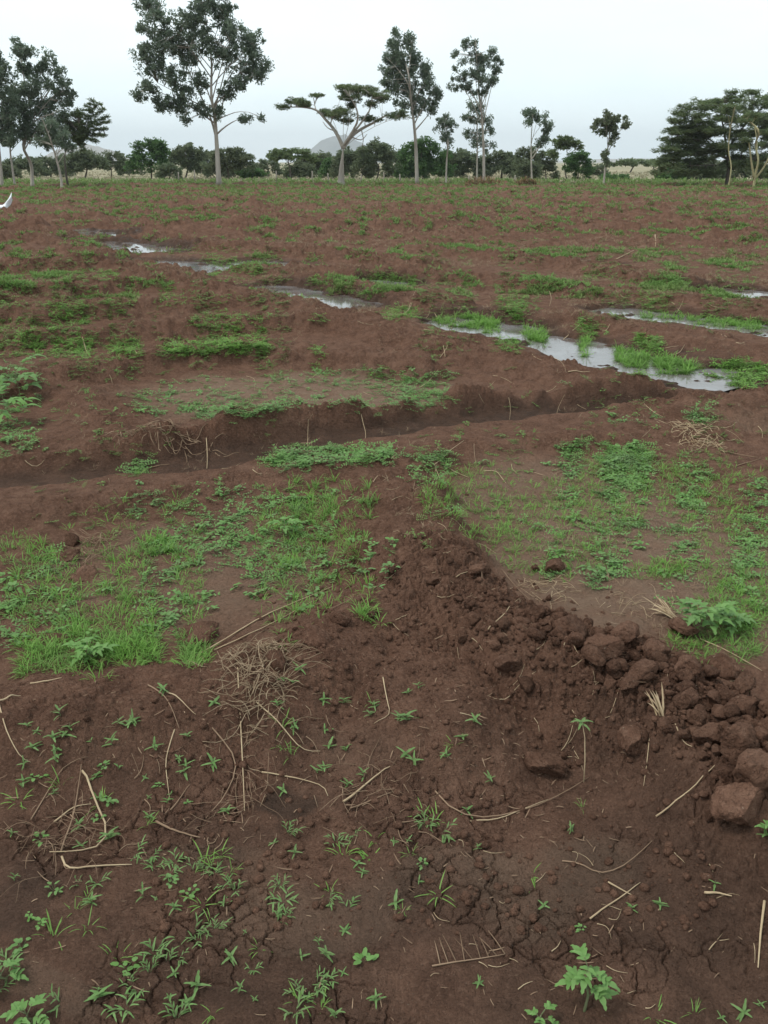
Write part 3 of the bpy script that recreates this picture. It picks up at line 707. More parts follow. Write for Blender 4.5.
ST = [
 ([(238, 668), (240, 715), (242, 778)], .0042, 'long pale straw stalk lying upright across the root tangle on the near bank', M_STRAW),
 ([(196, 655), (262, 618), (333, 587)], .005, 'longest pale stalk slanting from the root tangle up over the basin edge', M_STRAW),
 ([(214, 648), (270, 625), (318, 600)], .0035, 'thinner stalk lying just below the longest slanting stalk', M_STRAW),
 ([(318, 604), (352, 585), (395, 570), (420, 555)], .0025, 'thin brown twig at the basin corner crossing small weeds', M_TWIG),
 ([(262, 776), (300, 778), (326, 787), (328, 796)], .0035, 'pale twig bent at its end beside the dark hollow', M_STRAW),
 ([(343, 798), (362, 788), (390, 776)], .0055, 'thick pale stalk right of the dark hollow', M_STRAW),
 ([(350, 806), (372, 800), (400, 796)], .003, 'crooked brown twig just below the thick pale stalk', M_TWIG),
 ([(0, 701), (10, 696), (20, 692)], .005, 'short thick straw at the left frame edge on the bank', M_STRAW),
 ([(30, 682), (45, 682), (62, 680)], .0045, 'straw lying flat along the grassy bank edge at far left', M_STRAW),
 ([(60, 673), (82, 666)], .0035, 'pale straw poking from the grass at the bank edge', M_STRAW),
 ([(1, 716), (8, 740), (20, 757), (30, 758)], .0035, 'bent pale stalk hugging the left frame edge', M_STRAW),
 ([(84, 784), (88, 776), (93, 806), (108, 826), (111, 838), (102, 850), (82, 853), (50, 854)], .0052, 'thick pale stalk curled in a loop on the near ground', M_STRAW),
 ([(54, 821), (72, 809), (92, 806)], .0035, 'thin pale arc of stalk joining the looped stalk', M_STRAW),
 ([(61, 852), (74, 818), (84, 780)], .0042, 'straight brown stem leaning through the loop of the pale stalk', M_TWIG),
 ([(28, 806), (45, 784), (62, 766), (88, 760)], .003, 'thin kinked twig above the looped stalk', M_TWIG),
 ([(62, 858), (66, 872), (84, 868), (108, 866), (132, 865)], .0045, 'pale forked stalk lying below the looped stalk', M_STRAW),
 ([(148, 685), (163, 694), (173, 708), (178, 718)], .0035, 'curved brown stalk on the bank near the seedling pair', M_TWIG),
 ([(166, 690), (180, 698), (195, 707)], .0035, 'straight pale stalk meeting the curved brown one', M_STRAW),
 ([(176, 742), (165, 762), (168, 786)], .003, 'thin arching stem right of the near seedlings', M_STRAW),
 ([(170, 807), (190, 785)], .003, 'short straight brown stick beside the bank seedlings', M_TWIG),
 ([(156, 823), (175, 832), (200, 837)], .0055, 'thick brown stick lying among near seedlings', M_TWIG),
 ([(205, 740), (225, 752), (240, 762), (225, 790), (205, 810)], .004, 'forked woody root under the tall straw stalk', M_TWIG),
 ([(258, 727), (280, 740), (302, 753), (320, 751)], .0038, 'brown stalk reaching right from the root tangle', M_STRAW),
 ([(435, 798), (450, 815), (475, 821), (520, 812), (552, 800), (588, 780)], .0036, 'long thin twig curving under the lone rounded clod', M_TWIG),
 ([(470, 822), (500, 820), (548, 800)], .003, 'fine stem alongside the long curved twig', M_STRAW),
 ([(660, 790), (690, 785), (714, 776)], .0036, 'pale stick lying on the smooth slope below the clods', M_STRAW),
 ([(636, 644), (650, 650), (684, 653)], .0028, 'thin pale straw lying across two clods', M_STRAW),
 ([(693, 655), (704, 664), (706, 677), (695, 690), (690, 692)], .0032, 'hooked pale root curled around the upright clod', M_STRAW),
 ([(668, 670), (666, 690), (662, 700)], .0022, 'thin root hanging straight between clods mid ridge', M_TWIG),
 ([(624, 678), (618, 690), (612, 700)], .0025, 'short pale stem leaning on the small round clod', M_STRAW),
 ([(672, 713), (682, 724), (694, 735)], .0036, 'short pale straw above the round clod', M_STRAW),
 ([(648, 748), (647, 762), (645, 776)], .0022, 'thin upright straw below the crumbly clod', M_STRAW),
 ([(731, 718), (733, 728)], .003, 'tiny upright straw bit above the large flat topped clod', M_STRAW),
 ([(590, 918), (612, 904), (640, 884)], .0036, 'pale brown stalk on the cracked near ground', M_STRAW),
 ([(608, 883), (618, 889), (632, 896)], .004, 'short pale stalk crossing the brown one on cracked ground', M_STRAW),
 ([(562, 862), (584, 864), (594, 876), (620, 870), (652, 849)], .0032, 'crooked twig above the crossed stalks', M_TWIG),
 ([(706, 885), (718, 889), (732, 895)], .0055, 'pale dry leaf stalk by the lower frame edge under the lowest clod', M_STRAW),
 ([(767, 890), (765, 915), (764, 942)], .005, 'pale straw standing at the very edge of frame', M_STRAW),
 ([(383, 684), (388, 706), (391, 716), (374, 720)], .003, 'thin straw hook on the smooth bank', M_STRAW),
 ([(488, 630), (505, 615), (519, 598)], .003, 'pale twig across the crest of the diagonal bank', M_STRAW),
 ([(502, 572), (518, 590), (536, 606)], .0026, 'thin twig running down the crest toward the clod line', M_TWIG),
 ([(456, 580), (476, 572), (497, 561)], .003, 'pale straw at the grassy notch of the bank', M_STRAW),
 ([(434, 462), (450, 450), (464, 442)], .004, 'pale stalk on the ditch bank right of the weeds', M_STRAW),
 ([(473, 438), (474, 452), (478, 466)], .004, 'upright brown stalk beside the creeping weeds', M_TWIG),
 ([(446, 469), (458, 474), (469, 478)], .004, 'short straw at the top of the diagonal bank', M_STRAW),
 ([(484, 472), (497, 472), (506, 484)], .0045, 'bent pale stalk near the head of the basin', M_STRAW),
 ([(684, 432), (710, 431), (732, 430), (736, 426)], .004, 'long thin stick on the small straw heap by the ditch', M_STRAW),
 ([(720, 453), (740, 456), (758, 458)], .006, 'thick stick lying on the bank right of the straw heap', M_TWIG),
 ([(735, 468), (752, 462), (762, 458)], .004, 'thin twig below the thick stick', M_TWIG),
 ([(490, 690), (505, 688), (520, 680), (536, 678)], .0024, 'feathery pale rootlet on the slope below the smooth clod', M_STRAW),
 ([(700, 640), (720, 650), (745, 662), (762, 672)], .004, 'green brown stem trailing from the bushy plant', M_STRAW),
 ([(75, 322), (82, 335), (86, 344)], .008, 'pale dry stalk leaning in the far left weeds', M_STRAW),
 ([(132, 347), (137, 354)], .008, 'short dry stalk on the bank past the left basin', M_STRAW),
 ([(205, 430), (207, 445), (206, 458)], .006, 'dry leaf stalk hanging down the ditch bank', M_STRAW),
 ([(655, 236), (656, 243)], .02, 'small pale stump in the far field', M_STRAW),
 ([(616, 262), (640, 250)], .012, 'pale stick in the far field near the puddle', M_STRAW),
 ([(568, 372), (580, 372), (590, 372)], .007, 'straw on the bund crest in front of the long puddle', M_STRAW),
 ([(150, 250 + 200), (168, 448)], .005, 'thin straw beside the ditch weeds', M_TWIG),
 ([(550, 335), (580, 325), (590, 322)], .008, 'reed straw lying on the far bund', M_STRAW),
]
for pp, rd, lab, m in ST:
    zr = .1 if pp[0][1] > 560 and not pp[0][1] > 820 else (.0 if pp[0][1] > 820 else .08)
    straw(pp, rd * .8, lab, m, 'straw' if m is M_STRAW else 'twig', 'straw' if m is M_STRAW else 'twig', zref=zr)
R = random.Random(11)
def zones(n, gen, lab, grp, m, rad, nm='straw'):
    for _ in range(n):
        px, py = gen(); a = R.gauss(0, .9); L = R.uniform(8, 24); b = R.gauss(0, .4)
        pp = [(px, py), (px + L * .5 * cos(a), py - L * .4 * sin(a)), (px + L * cos(a + b), py - L * .8 * sin(a + b))]
        straw(pp, rad * R.uniform(.6, 1.3), lab, m, nm, nm, grp, n=6, k=5, zref=.08)
zones(34, lambda: (R.uniform(200, 420), R.uniform(700, 850)), 'short dry twig strewn on the near slope around the dark hollow', 'twigs on the near slope', M_TWIG, .0016, 'twig')
zones(26, lambda: (R.uniform(0, 230), R.uniform(720, 900)), 'short dry twig among the seedlings of the near ground', 'twigs among the seedlings', M_TWIG, .0016, 'twig')
zones(34, lambda: (R.gauss(575, 70), R.gauss(655, 45)), 'thin pale straw bit on the cloddy ridge', 'straw bits on the cloddy ridge', M_STRAW, .0013)
zones(24, lambda: (R.uniform(380, 540), R.uniform(480, 640)), 'thin pale straw bit on the diagonal bank crest', 'straw bits on the diagonal bank', M_STRAW, .0016)
zones(26, lambda: (R.uniform(430, 768), R.uniform(825, 1010)), 'small dry stem fragment on the cracked ground', 'stem fragments on cracked ground', M_STRAW, .0013)
zones(40, lambda: (R.uniform(0, 768), R.uniform(370, 480)), 'dry straw bit on the ditch banks', 'straw bits along the ditch', M_STRAW, .0024)
zones(30, lambda: (R.uniform(330, 768), R.uniform(290, 370)), 'dry straw bit on the bunds beside the puddles', 'straw bits by the puddles', M_STRAW, .004)
# tiny litter on the near ground
x, y = pts_in([(250, 790, 330, 120, 380), (560, 700, 260, 120, 260), (384, 920, 420, 110, 240), (480, 560, 110, 90, 100)], seed=31, keep=-.3)
def p_bit(seed):
    Rr = random.Random(seed); mb = MB(); blade(mb, (0, 0, .003), 0, Rr.uniform(.008, .04), Rr.uniform(.0012, .003), Rr.uniform(-.1, .3), Rr.uniform(-.8, 1.2), 4, 0, Rr.choice((0, .3))); return mb
scatter('straw_litter', [p_bit(s) for s in range(9)], x, y, rng.uniform(.4, 1.2, len(x)), [M_TWIG], 'tiny chaff and straw flakes strewn over the near soil', 'straw litter', sink=.0)
# matted tangles
def tangle(cpx, cpy, wpx, hpx, n, rad, label, m, seed, z=.1, hgt=.04, cat='root tangle', name='root_tangle'):
    Rn = np.random.default_rng(seed); c = G(cpx, cpy); z = hz(*c); ex = P(cpx + wpx, cpy, z)[0] - c[0]; ey = abs(P(cpx, cpy - hpx, z)[1] - c[1])
    mb = MB(); c0 = np.array((c[0], c[1], 0))
    for k in range(n):
        q = np.sqrt(Rn.uniform()); a = Rn.uniform(0, 2 * pi); p = np.array((c[0] + ex * q * cos(a), c[1] + ey * q * sin(a))); d = Rn.uniform(0, 2 * pi); pts = []
        nn = int(Rn.integers(6, 13)); st = Rn.uniform(.010, .022); curl = Rn.normal(0, .13); ph = Rn.uniform(0, 3)
        xs = []
        for i in range(nn): xs.append(p.copy()); d += curl + Rn.normal(0, .16); p = p + st * np.array((cos(d), sin(d)))
        xs = np.array(xs); zz = hq(xs[:, 0], xs[:, 1]); zz = zz * .5 + zz.mean() * .5 + hgt * (1 - q) * Rn.uniform(.1, 1) + .012 * np.sin(np.arange(nn) * .7 + ph) + .006
        mb.tube(np.column_stack([xs, zz]) - c0, [rad * Rn.uniform(.5, 1.3) * (1 - .5 * i / nn) for i in range(nn)], 4)
    return tag(mb.build(name, m, None, c0), label, cat)
tangle(262, 690, 18, 42, 115, .0013, 'mat of dry roots and straw hanging over the near bank', M_ROOT, 1)
tangle(250, 650, 36, 14, 60, .0013, 'loose wisps of dry stems at the top edge of the near bank', M_ROOT, 7)
tangle(60, 838, 36, 26, 40, .0009, 'fine brown rootlets matted under the looped stalk', M_TWIG, 2, .02, .015)
tangle(245, 795, 24, 22, 24, .0009, 'rootlets fraying beside the dark hollow', M_TWIG, 3, .05, .015)
tangle(372, 788, 34, 16, 20, .0011, 'dry rootlets scattered right of the dark hollow', M_TWIG, 4, .05, .02)
tangle(640, 606, 36, 12, 20, .001, 'wispy dry stems on the basin side of the cloddy ridge', M_STRAW, 5, .1, .02)
tangle(700, 436, 26, 8, 70, .0022, 'small heap of pale straw by the ditch', M_STRAW, 6, .03, .03, 'straw heap', 'straw_heap')
tangle(100, 548, 16, 14, 40, .0018, 'grey dry stem cluster at the back of the near basin', M_TWIG, 8, .0, .06)
tangle(165, 440, 46, 12, 60, .003, 'dry stems spilling down the ditch bank', M_TWIG, 9, .12, .05)
tangle(545, 590, 30, 12, 26, .0014, 'wisps of straw on the crest of the diagonal bank', M_STRAW, 10, .12, .02)
# straw bundle with blades
def bundle(px, py, L, n, label, az0, up, m=M_STRAW):
    X, Y = G(px, py); mb = MB()
    for k in range(n):
        blade(mb, (random.gauss(0, .008), random.gauss(0, .008), 0), az0 + random.gauss(0, .3), L * random.uniform(.5, 1.1), .006, up + random.gauss(0, .2), random.uniform(.2, .8), 4, 0, .3)
    return tag(mb.build('straw_bundle', m, None, (X, Y, hz(X, Y) + .01)), label, 'straw bundle')
bundle(672, 620, .13, 16, 'bundle of yellowish straw at the basin side of the clods', radians(135), .5)
bundle(660, 728, .09, 9, 'tuft of dry straw blades among the clods', radians(110), .9)
# feathery dead twig
pts, rr, o = lay([(432, 968), (462, 962), (505, 955)], .0022, zref=0)
mb = MB(); mb.tube(pts, rr, 5); q = np.array(pts)
for k in range(11):
    b = q[min(len(q) - 1, 1 + k % 9)]; s = 1 if k % 2 else .9; a = radians(118) + random.gauss(0, .2)
    L = random.uniform(.035, .075); mb.tube([b, b + np.array((L * .5 * cos(a), L * .5 * sin(a), .008)), b + np.array((L * cos(a), L * sin(a), .012))], [.0013, .001, .0005], 4)
tag(mb.build('dead_twig', M_TWIG, None, o), 'feathery dead twig with side shoots on cracked ground', 'twig')

# ------------------------------------------------------------------ single plants near the camera
R = random.Random(23)
PM = {'seedling': [p.mesh('seedling', [M_SEED, M_STEM]) for p in seeds], 'weed': [p.mesh('weed', [M_SEED, M_STEM]) for p in spreads], 'grass_tuft': [p.mesh('grass_tuft', [M_GRASS, M_STEM]) for p in tufts],
      'broadleaf': [p.mesh('broadleaf_weed', [M_BROAD, M_STEM]) for p in broads]}
def plant(kind, px, py, s, label, group, z=.08):
    X, Y = G(px, py); o = bpy.data.objects.new('broadleaf_weed' if kind == 'broadleaf' else kind, random.choice(PM[kind]))
    o.location = (X, Y, hz(X, Y) - .002); o.scale = (s * R.uniform(.8, 1.25), s * R.uniform(.8, 1.25), s * R.uniform(.6, 1.3)); o.rotation_euler = (random.gauss(0, .12), random.gauss(0, .12), random.uniform(0, 6.28))
    return tag(link(o), label, {'seedling': 'seedling', 'weed': 'weed', 'grass_tuft': 'grass tuft', 'broadleaf': 'weed'}[kind], group)
G1 = ('small lance leaved seedling on the brown slope of the near bank', 'seedlings on the near bank')
for px, py in [(58, 714), (30, 725), (36, 730), (32, 748), (66, 733), (72, 728), (55, 738), (57, 748), (91, 743), (113, 743), (120, 722), (130, 724), (137, 724), (25, 764), (58, 760), (25, 784), (155, 748), (178, 757), (190, 765), (186, 772), (165, 690), (295, 692), (285, 683), (300, 675), (280, 711), (325, 702), (341, 700), (373, 705),
               (370, 713), (327, 732), (293, 735), (325, 768), (350, 783), (345, 750), (400, 718), (407, 720), (417, 685), (408, 690), (190, 738), (213, 707), (315, 770), (212, 765), (228, 808), (365, 776), (283, 788), (330, 745), (462, 735), (472, 722), (448, 755), (490, 780), (405, 755), (415, 760), (465, 808)]:
    plant('seedling', px + R.gauss(0, 1.5), py + 3, R.uniform(.5, .8), *G1)
G2 = ('lance leaved seedling on the flat bare ground closest to the camera', 'seedlings on the near ground')
NG = [(150, 795), (160, 782), (175, 790), (165, 800), (140, 775), (100, 775), (105, 765), (60, 780), (55, 790), (40, 775), (120, 770), (100, 795), (108, 800), (95, 815), (75, 825), (80, 840), (110, 835), (45, 835), (150, 815), (145, 822), (185, 800),
      (12, 876), (52, 888), (22, 948), (30, 915), (45, 925), (85, 895), (92, 900), (80, 905), (90, 925), (160, 895), (175, 905), (170, 880), (140, 895), (190, 890), (200, 900), (225, 900), (245, 930), (260, 945), (230, 955), (120, 955), (125, 965), (105, 995), (95, 990), (200, 985), (190, 1000), (170, 1000), (210, 1010), (250, 1000), (240, 990), (175, 975),
      (300, 955), (320, 940), (330, 955), (345, 930), (345, 972), (360, 960), (375, 1000), (340, 1015), (355, 860), (365, 870), (395, 840), (410, 850), (408, 838), (430, 860), (400, 905), (415, 880), (395, 900), (480, 845), (440, 890), (578, 805), (580, 925), (630, 905), (480, 982), (575, 825), (660, 900), (715, 895), (695, 1010), (720, 1015), (655, 1015), (745, 1010), (760, 1005), (10, 835), (330, 888), (300, 850), (275, 840), (530, 870), (540, 905), (765, 850)]
for px, py in NG:
    q = R.random()
    if q < .62: plant('seedling', px + R.gauss(0, 3), py + 4, R.uniform(.28, .68), *G2, z=0)
    elif q < .82: plant('broadleaf', px + R.gauss(0, 3), py + 4, R.uniform(.25, .55), 'tiny round leaved weed on the flat bare ground closest to the camera', 'round leaved weeds on the near ground')
    else: plant('grass_tuft', px + R.gauss(0, 3), py + 4, R.uniform(.3, .6), 'small grass tuft sprouting from the near bare ground', 'grass tufts on the near ground')
G3 = ('leafy weed with several long leaved shoots on the near ground', 'leafy weeds on the near ground')
for px, py in [(148, 850), (155, 862), (170, 868), (178, 858), (140, 848), (195, 868), (208, 862), (215, 870), (230, 880), (282, 905), (290, 895), (275, 880), (188, 925), (195, 935), (205, 930), (215, 925), (150, 972), (165, 960), (180, 958), (155, 950), (100, 880), (75, 880), (130, 985), (140, 990), (300, 990), (310, 1000), (318, 985), (328, 978), (290, 1010), (280, 918), (330, 895), (345, 905), (240, 885), (428, 820), (420, 828), (436, 832), (340, 838), (350, 830), (290, 830), (0, 985), (10, 960), (125, 1008), (175, 1015), (252, 965), (65, 1000)]:
    plant('weed', px + R.gauss(0, 3), py + 5, R.uniform(.28, .48), *G3, z=0)
G4 = ('small grass tuft sprouting from the near bare ground', 'grass tufts on the near ground')
for px, py in [(212, 862), (220, 852), (205, 858), (230, 870), (285, 745), (283, 730), (290, 752), (435, 815), (422, 812), (378, 835), (340, 850), (55, 935), (298, 1000), (320, 1005), (370, 855), (373, 700), (450, 745), (20, 795), (505, 470), (370, 617), (380, 618), (138, 470), (100, 800)]:
    plant('grass_tuft', px + R.gauss(0, 2), py + 4, R.uniform(.4, .7), *G4, z=.05 if py < 800 else 0)
for px, py in [(210, 610), (95, 640), (30, 600), (50, 590), (100, 590), (150, 575), (205, 595), (255, 595), (330, 560), (375, 545), (390, 575), (360, 560), (140, 520), (270, 510), (225, 520), (190, 545), (20, 640), (85, 660), (140, 635), (180, 600), (290, 600), (310, 610), (400, 545), (380, 590), (5, 580)]:
    plant('broadleaf', px + R.gauss(0, 4), py, R.uniform(.55, .9), 'round leaved weed rising out of the near basin grass', 'round leaved weeds in the near basin', 0)
for px, py in [(420, 470), (440, 475), (480, 465), (540, 465), (560, 450), (590, 458), (620, 460), (600, 480), (650, 478), (700, 492), (720, 500), (745, 495), (690, 545), (520, 520), (540, 530), (580, 568), (605, 575), (660, 575), (570, 500), (630, 520), (735, 530)]:
    plant('broadleaf', px + R.gauss(0, 4), py, R.uniform(.45, .8), 'round leaved weed on the pale basin floor beyond the diagonal bank', 'round leaved weeds in the pale basin', 0)
# bigger plants with stems and separate leaves
def compound_plant(px, py, hgt, n, L, label, seed, z=0, spread=1.0, lean=(0, 0), leaflet=.5):
    Rr = random.Random(seed); X, Y = G(px, py); root = empty('leafy_plant', (X, Y, hz(X, Y) - .003)); tag(root, label, 'plant')
    top = np.array((lean[0], lean[1], hgt)); mb = MB()
    ax = [np.array((0, 0, -.01)), top * .35 + np.array((.006, .004, 0)), top * .7 - np.array((.004, .003, 0)), top]; mb.tube(ax, [.0034, .0028, .0022, .0014], 7)
    mb.build('stem', M_STEM, root)
    for k in range(n):
        t = .25 + .75 * (k + 1) / n; b = np.array([np.interp(t, [0, .35, .7, 1], [a[i] for a in ax]) for i in range(3)])
        az = k * 2.4 + Rr.gauss(0, .3); up = Rr.uniform(.15, .7); Ls = L * Rr.uniform(.75, 1.1) * spread; lm = MB()
        d = np.array((cos(az) * cos(up), sin(az) * cos(up), sin(up)))
        pts = [d * 0, d * Ls * .5 + np.array((0, 0, .006)), d * Ls - np.array((0, 0, .012))]; lm.tube(pts, [.0013, .001, .0007], 5, 1)
        for j in range(3):
            f = .45 + .22 * j; c = np.array([np.interp(f, [0, .5, 1], [q[i] for q in pts]) for i in range(3)])
            for s in (-1, 1): blade(lm, c, az + s * Rr.uniform(.8, 1.2), L * leaflet * Rr.uniform(.6, 1), L * leaflet * .42, up * .5 + Rr.uniform(-.2, .3), Rr.uniform(.4, 1.1), 5, 0, .3)
        blade(lm, pts[-1], az + Rr.gauss(0, .2), L * leaflet * 1.15, L * leaflet * .55, up * .3, 1.0, 6, 0, .3)
        lm.build('leaf', [M_BROAD, M_STEM], root, b)
    return root
compound_plant(583, 1016, .085, 8, .050, 'largest leafy plant, drooping toothed leaves, at the bottom edge of the cracked ground', 3, 0, .9, (.015, .04), .52)
compound_plant(704, 630, .09, 16, .085, 'bushy green plant growing behind the cloddy ridge', 4, .02, 1.0, (0, 0), .5)
compound_plant(728, 628, .06, 8, .07, 'lower leafy plant beside the bushy one behind the ridge', 8, .02, 1.0, (0, 0), .5)
compound_plant(30, 1026, .03, 5, .035, 'wide leaved plant cut by the bottom left of the frame', 5, 0, 1.0, (0, 0), .6)
compound_plant(4, 985, .03, 5, .035, 'small leafy plant at the left frame edge', 6, 0, 1, (0, 0), .6)
compound_plant(540, 1026, .03, 4, .028, 'low plant at the bottom edge left of the largest leafy plant', 9, 0, 1, (0, 0), .6)
compound_plant(768, 856, .025, 5, .028, 'yellowish green plant at the frame edge below the large clods', 10, 0, 1, (0, 0), .6)
compound_plant(20, 400, .22, 9, .18, 'tall broad leaved weed at the left frame edge beyond the ditch', 12, 0, 1, (0, 0), .5)
compound_plant(8, 425, .18, 8, .16, 'bushy weed below the tall broad leaved one beyond the ditch', 13, 0, 1, (0, 0), .5)
compound_plant(90, 662, .06, 8, .07, 'blue green leafy plant in the front grass of the near basin', 14, 0, 1, (0, 0), .5)
compound_plant(285, 505 + 30, .06, 7, .07, 'grey green leafy plant by the tall grass patch', 15, 0, 1, (0, 0), .5)
# spindly seedling: bare stem leaning with leaves only at the tip
X, Y = G(584, 782); root = empty('spindly_seedling', (X, Y, hz(X, Y))); tag(root, 'spindly seedling, long bare stem with leaves only at its tip', 'seedling')
tip = np.array((-.006, .06, .16)); mb = MB(); mb.tube([(0, 0, -.01), (.002, .02, .06), (.001, .042, .12), tip], [.0018, .0016, .0014, .001], 6); mb.build('stem', M_STRAW, root)
for k in range(6):
    lm = MB(); blade(lm, (0, 0, 0), k * 1.05, .035, .009, .3, 1.0, 5, 0, .3); lm.build('leaf', [M_SEED], root, tip - np.array((0, 0, .004 * (k % 3))))

# ------------------------------------------------------------------ trees
def leaves_arr(centers, radii, per, L, W, seed, flat=1.0, horiz=0.0, aim=None):
    R = np.random.default_rng(seed); C = np.repeat(centers, per, 0); Rd = np.repeat(radii, per, 0); n = len(C)
    d = R.normal(size=(n, 3)); d /= np.linalg.norm(d, axis=1, keepdims=True); d *= R.uniform(0, 1, (n, 1)) ** .45; d[:, 2] *= flat
    p = C + d * Rd
    t = d + R.normal(0, .7, (n, 3)); t[:, 2] = t[:, 2] * (1 - horiz) + .1
    if aim is not None: t = t * .5 + aim
    t /= np.linalg.norm(t, axis=1, keepdims=True) + 1e-9
    s = np.cross(t, R.normal(size=(n, 3))); s[:, 2] *= (1 - horiz); s /= np.linalg.norm(s, axis=1, keepdims=True) + 1e-9
    l = (L * R.uniform(.6, 1.3, n))[:, None]; w = (W * R.uniform(.6, 1.3, n))[:, None]; nn = np.cross(t, s)
    v = np.stack([p - t * l * .5, p - s * w * .5 + nn * w * .15, p + t * l * .5, p + s * w * .5 + nn * w * .15], 1).reshape(-1, 3)
    return v, np.arange(n * 4).reshape(-1, 4)
def bez(a, b, c, n=6):
    t = np.linspace(0, 1, n)[:, None]; return (1 - t) ** 2 * a + 2 * t * (1 - t) * b + t * t * c
def smooth_path(pts, n=4):
    pts = [np.asarray(p, float) for p in pts]; out = []
    for i in range(len(pts) - 1):
        p0 = pts[max(0, i - 1)]; p1 = pts[i]; p2 = pts[i + 1]; p3 = pts[min(len(pts) - 1, i + 2)]
        for k in range(n):
            t = k / n; out.append(.5 * (2 * p1 + (p2 - p0) * t + (2 * p0 - 5 * p1 + 4 * p2 - p3) * t * t + (3 * p1 - p0 - 3 * p2 + p3) * t ** 3))
    out.append(pts[-1]); return out
def tree(name, label, cat, Y, trunk, lobes, limbs=(), r0=.16, bark=None, leaf=None, seed=1, clump=.55, per=40, L=.26, W=.09, flat=1.0, horiz=0.0, dens=1.0, group=None, nlimb=9, twigs=True, depth=1.0, lead=0.02, reach=1.0, parts=True):
    R = np.random.default_rng(seed); bark = bark or M_BARK; leaf = leaf or M_GREV; s = mpp(Y)
    bx = Q(trunk[0][0], trunk[0][1], Y); bz = hz(bx[0], Y); base = np.array((bx[0], Y, bz - .05))
    root = empty(name, base); tag(root, label, cat, group)
    tp = [Q(a, b, Y) for a, b in trunk]; tp[0] = base.copy()
    for i in range(1, len(tp)): tp[i][1] += R.normal(0, .12) * i
    tp = smooth_path(tp, 4); nT = len(tp); rad = [r0 * (1.25 if i == 0 else 1) * (1 - (1 - lead / r0 * 1.0) * (i / (nT - 1)) ** .8) for i in range(nT)]
    mb = MB(); mb.tube([p - base for p in tp], rad, 9)
    # clump centres inside the lobes
    C, CR = [], []
    for (px, py, rx, ry) in lobes:
        c = Q(px, py, Y); ex, ez = rx * s, ry * s; dy = R.normal(0, 1) * ex * .5 * depth
        n = max(1, int(dens * (ex / clump + .4) * (ez / (clump * flat) + .4) * 3.8))
        for _ in range(n):
            d = R.normal(size=3); d = d / np.linalg.norm(d) * R.uniform(0, 1) ** .4 * (1 if R.uniform() < .8 else 1.35)
            C.append(c + np.array((d[0] * ex * .95, dy + d[1] * max(ex, .5) * 1.0 * depth, d[2] * ez * .95))); CR.append(clump * R.uniform(.4, 1.0))
    C = np.array(C); CR = np.array(CR)[:, None]
    bm_all = [] if parts else [mb]
    LP = []                                           # limb points to hang twigs on
    def put(pts, r1, r2):
        b = MB() if parts else mb
        n = len(pts); b.tube([p - base for p in pts], [r1 + (r2 - r1) * i / (n - 1) for i in range(n)], 7 if r1 > .05 else 5)
        if parts: bm_all.append(b)
        LP.extend(pts[1:])
    for lm in limbs:
        pts = [Q(a, b, Y) for a, b in lm[0]]
        off = R.normal(0, 1) * .25 * depth
        j = int(np.argmin([np.linalg.norm(pts[0] - q) for q in tp])); pts[0] = tp[j].copy() if lm[1] > .05 else pts[0]
        if LP and lm[1] <= .05:
            k = int(np.argmin([np.linalg.norm(pts[0][[0, 2]] - q[[0, 2]]) for q in LP])); pts[0] = LP[k].copy()
        for i in range(1, len(pts)): pts[i][1] = pts[0][1] + off * i
        put(smooth_path(pts, 3), lm[1], lm[2])
    zs = np.array([p[2] for p in tp])
    idx = R.permutation(len(C))[:nlimb]
    for i in idx:
        c = C[i]; hgt = c[2] - base[2]; zt = base[2] + hgt * R.uniform(.55, .8); j = int(np.argmin(abs(zs - zt))); j = min(max(j, nT // 3), nT - 2)
        a = tp[j]; m = a + (c - a) * .5 + np.array((0, 0, .12 * np.linalg.norm(c - a))); put(list(bez(a, m, a + (c - a) * reach, 6)), max(.015, rad[j] * .5), .012)
    cr = MB()
    if twigs:
        LA = np.array(LP + tp[nT // 3:])
        for c in C:
            k = int(np.argmin(np.linalg.norm(LA - c, axis=1) + .6 * np.clip(LA[:, 2] - c[2], 0, None))); a = LA[k]
            cr.tube([a - base, (a + c) * .5 + np.array((0, 0, .05)) - base, c - base], [.018, .013, .008], 3, 1, False)
    v, q = leaves_arr(C - base, CR, int(per * .95), L * .95, W * .9, seed + 9, flat, horiz)
    if cr.n: 
        v2, f2, m2 = cr.arr(); q2 = np.array(f2); vv = np.concatenate([v, v2]); qq = np.concatenate([q, q2 + len(v)]); mi = np.concatenate([np.zeros(len(q), int), np.ones(len(q2), int)])
    else: vv, qq, mi = v, q, np.zeros(len(q), int)
    mb.build('trunk', bark, root)
    for b in bm_all:
        if b is not mb: b.build('branch', bark, root)
    me = quads_mesh('crown', vv, qq, [leaf, bark], mi, False); link(bpy.data.objects.new('crown', me), root)
    return root

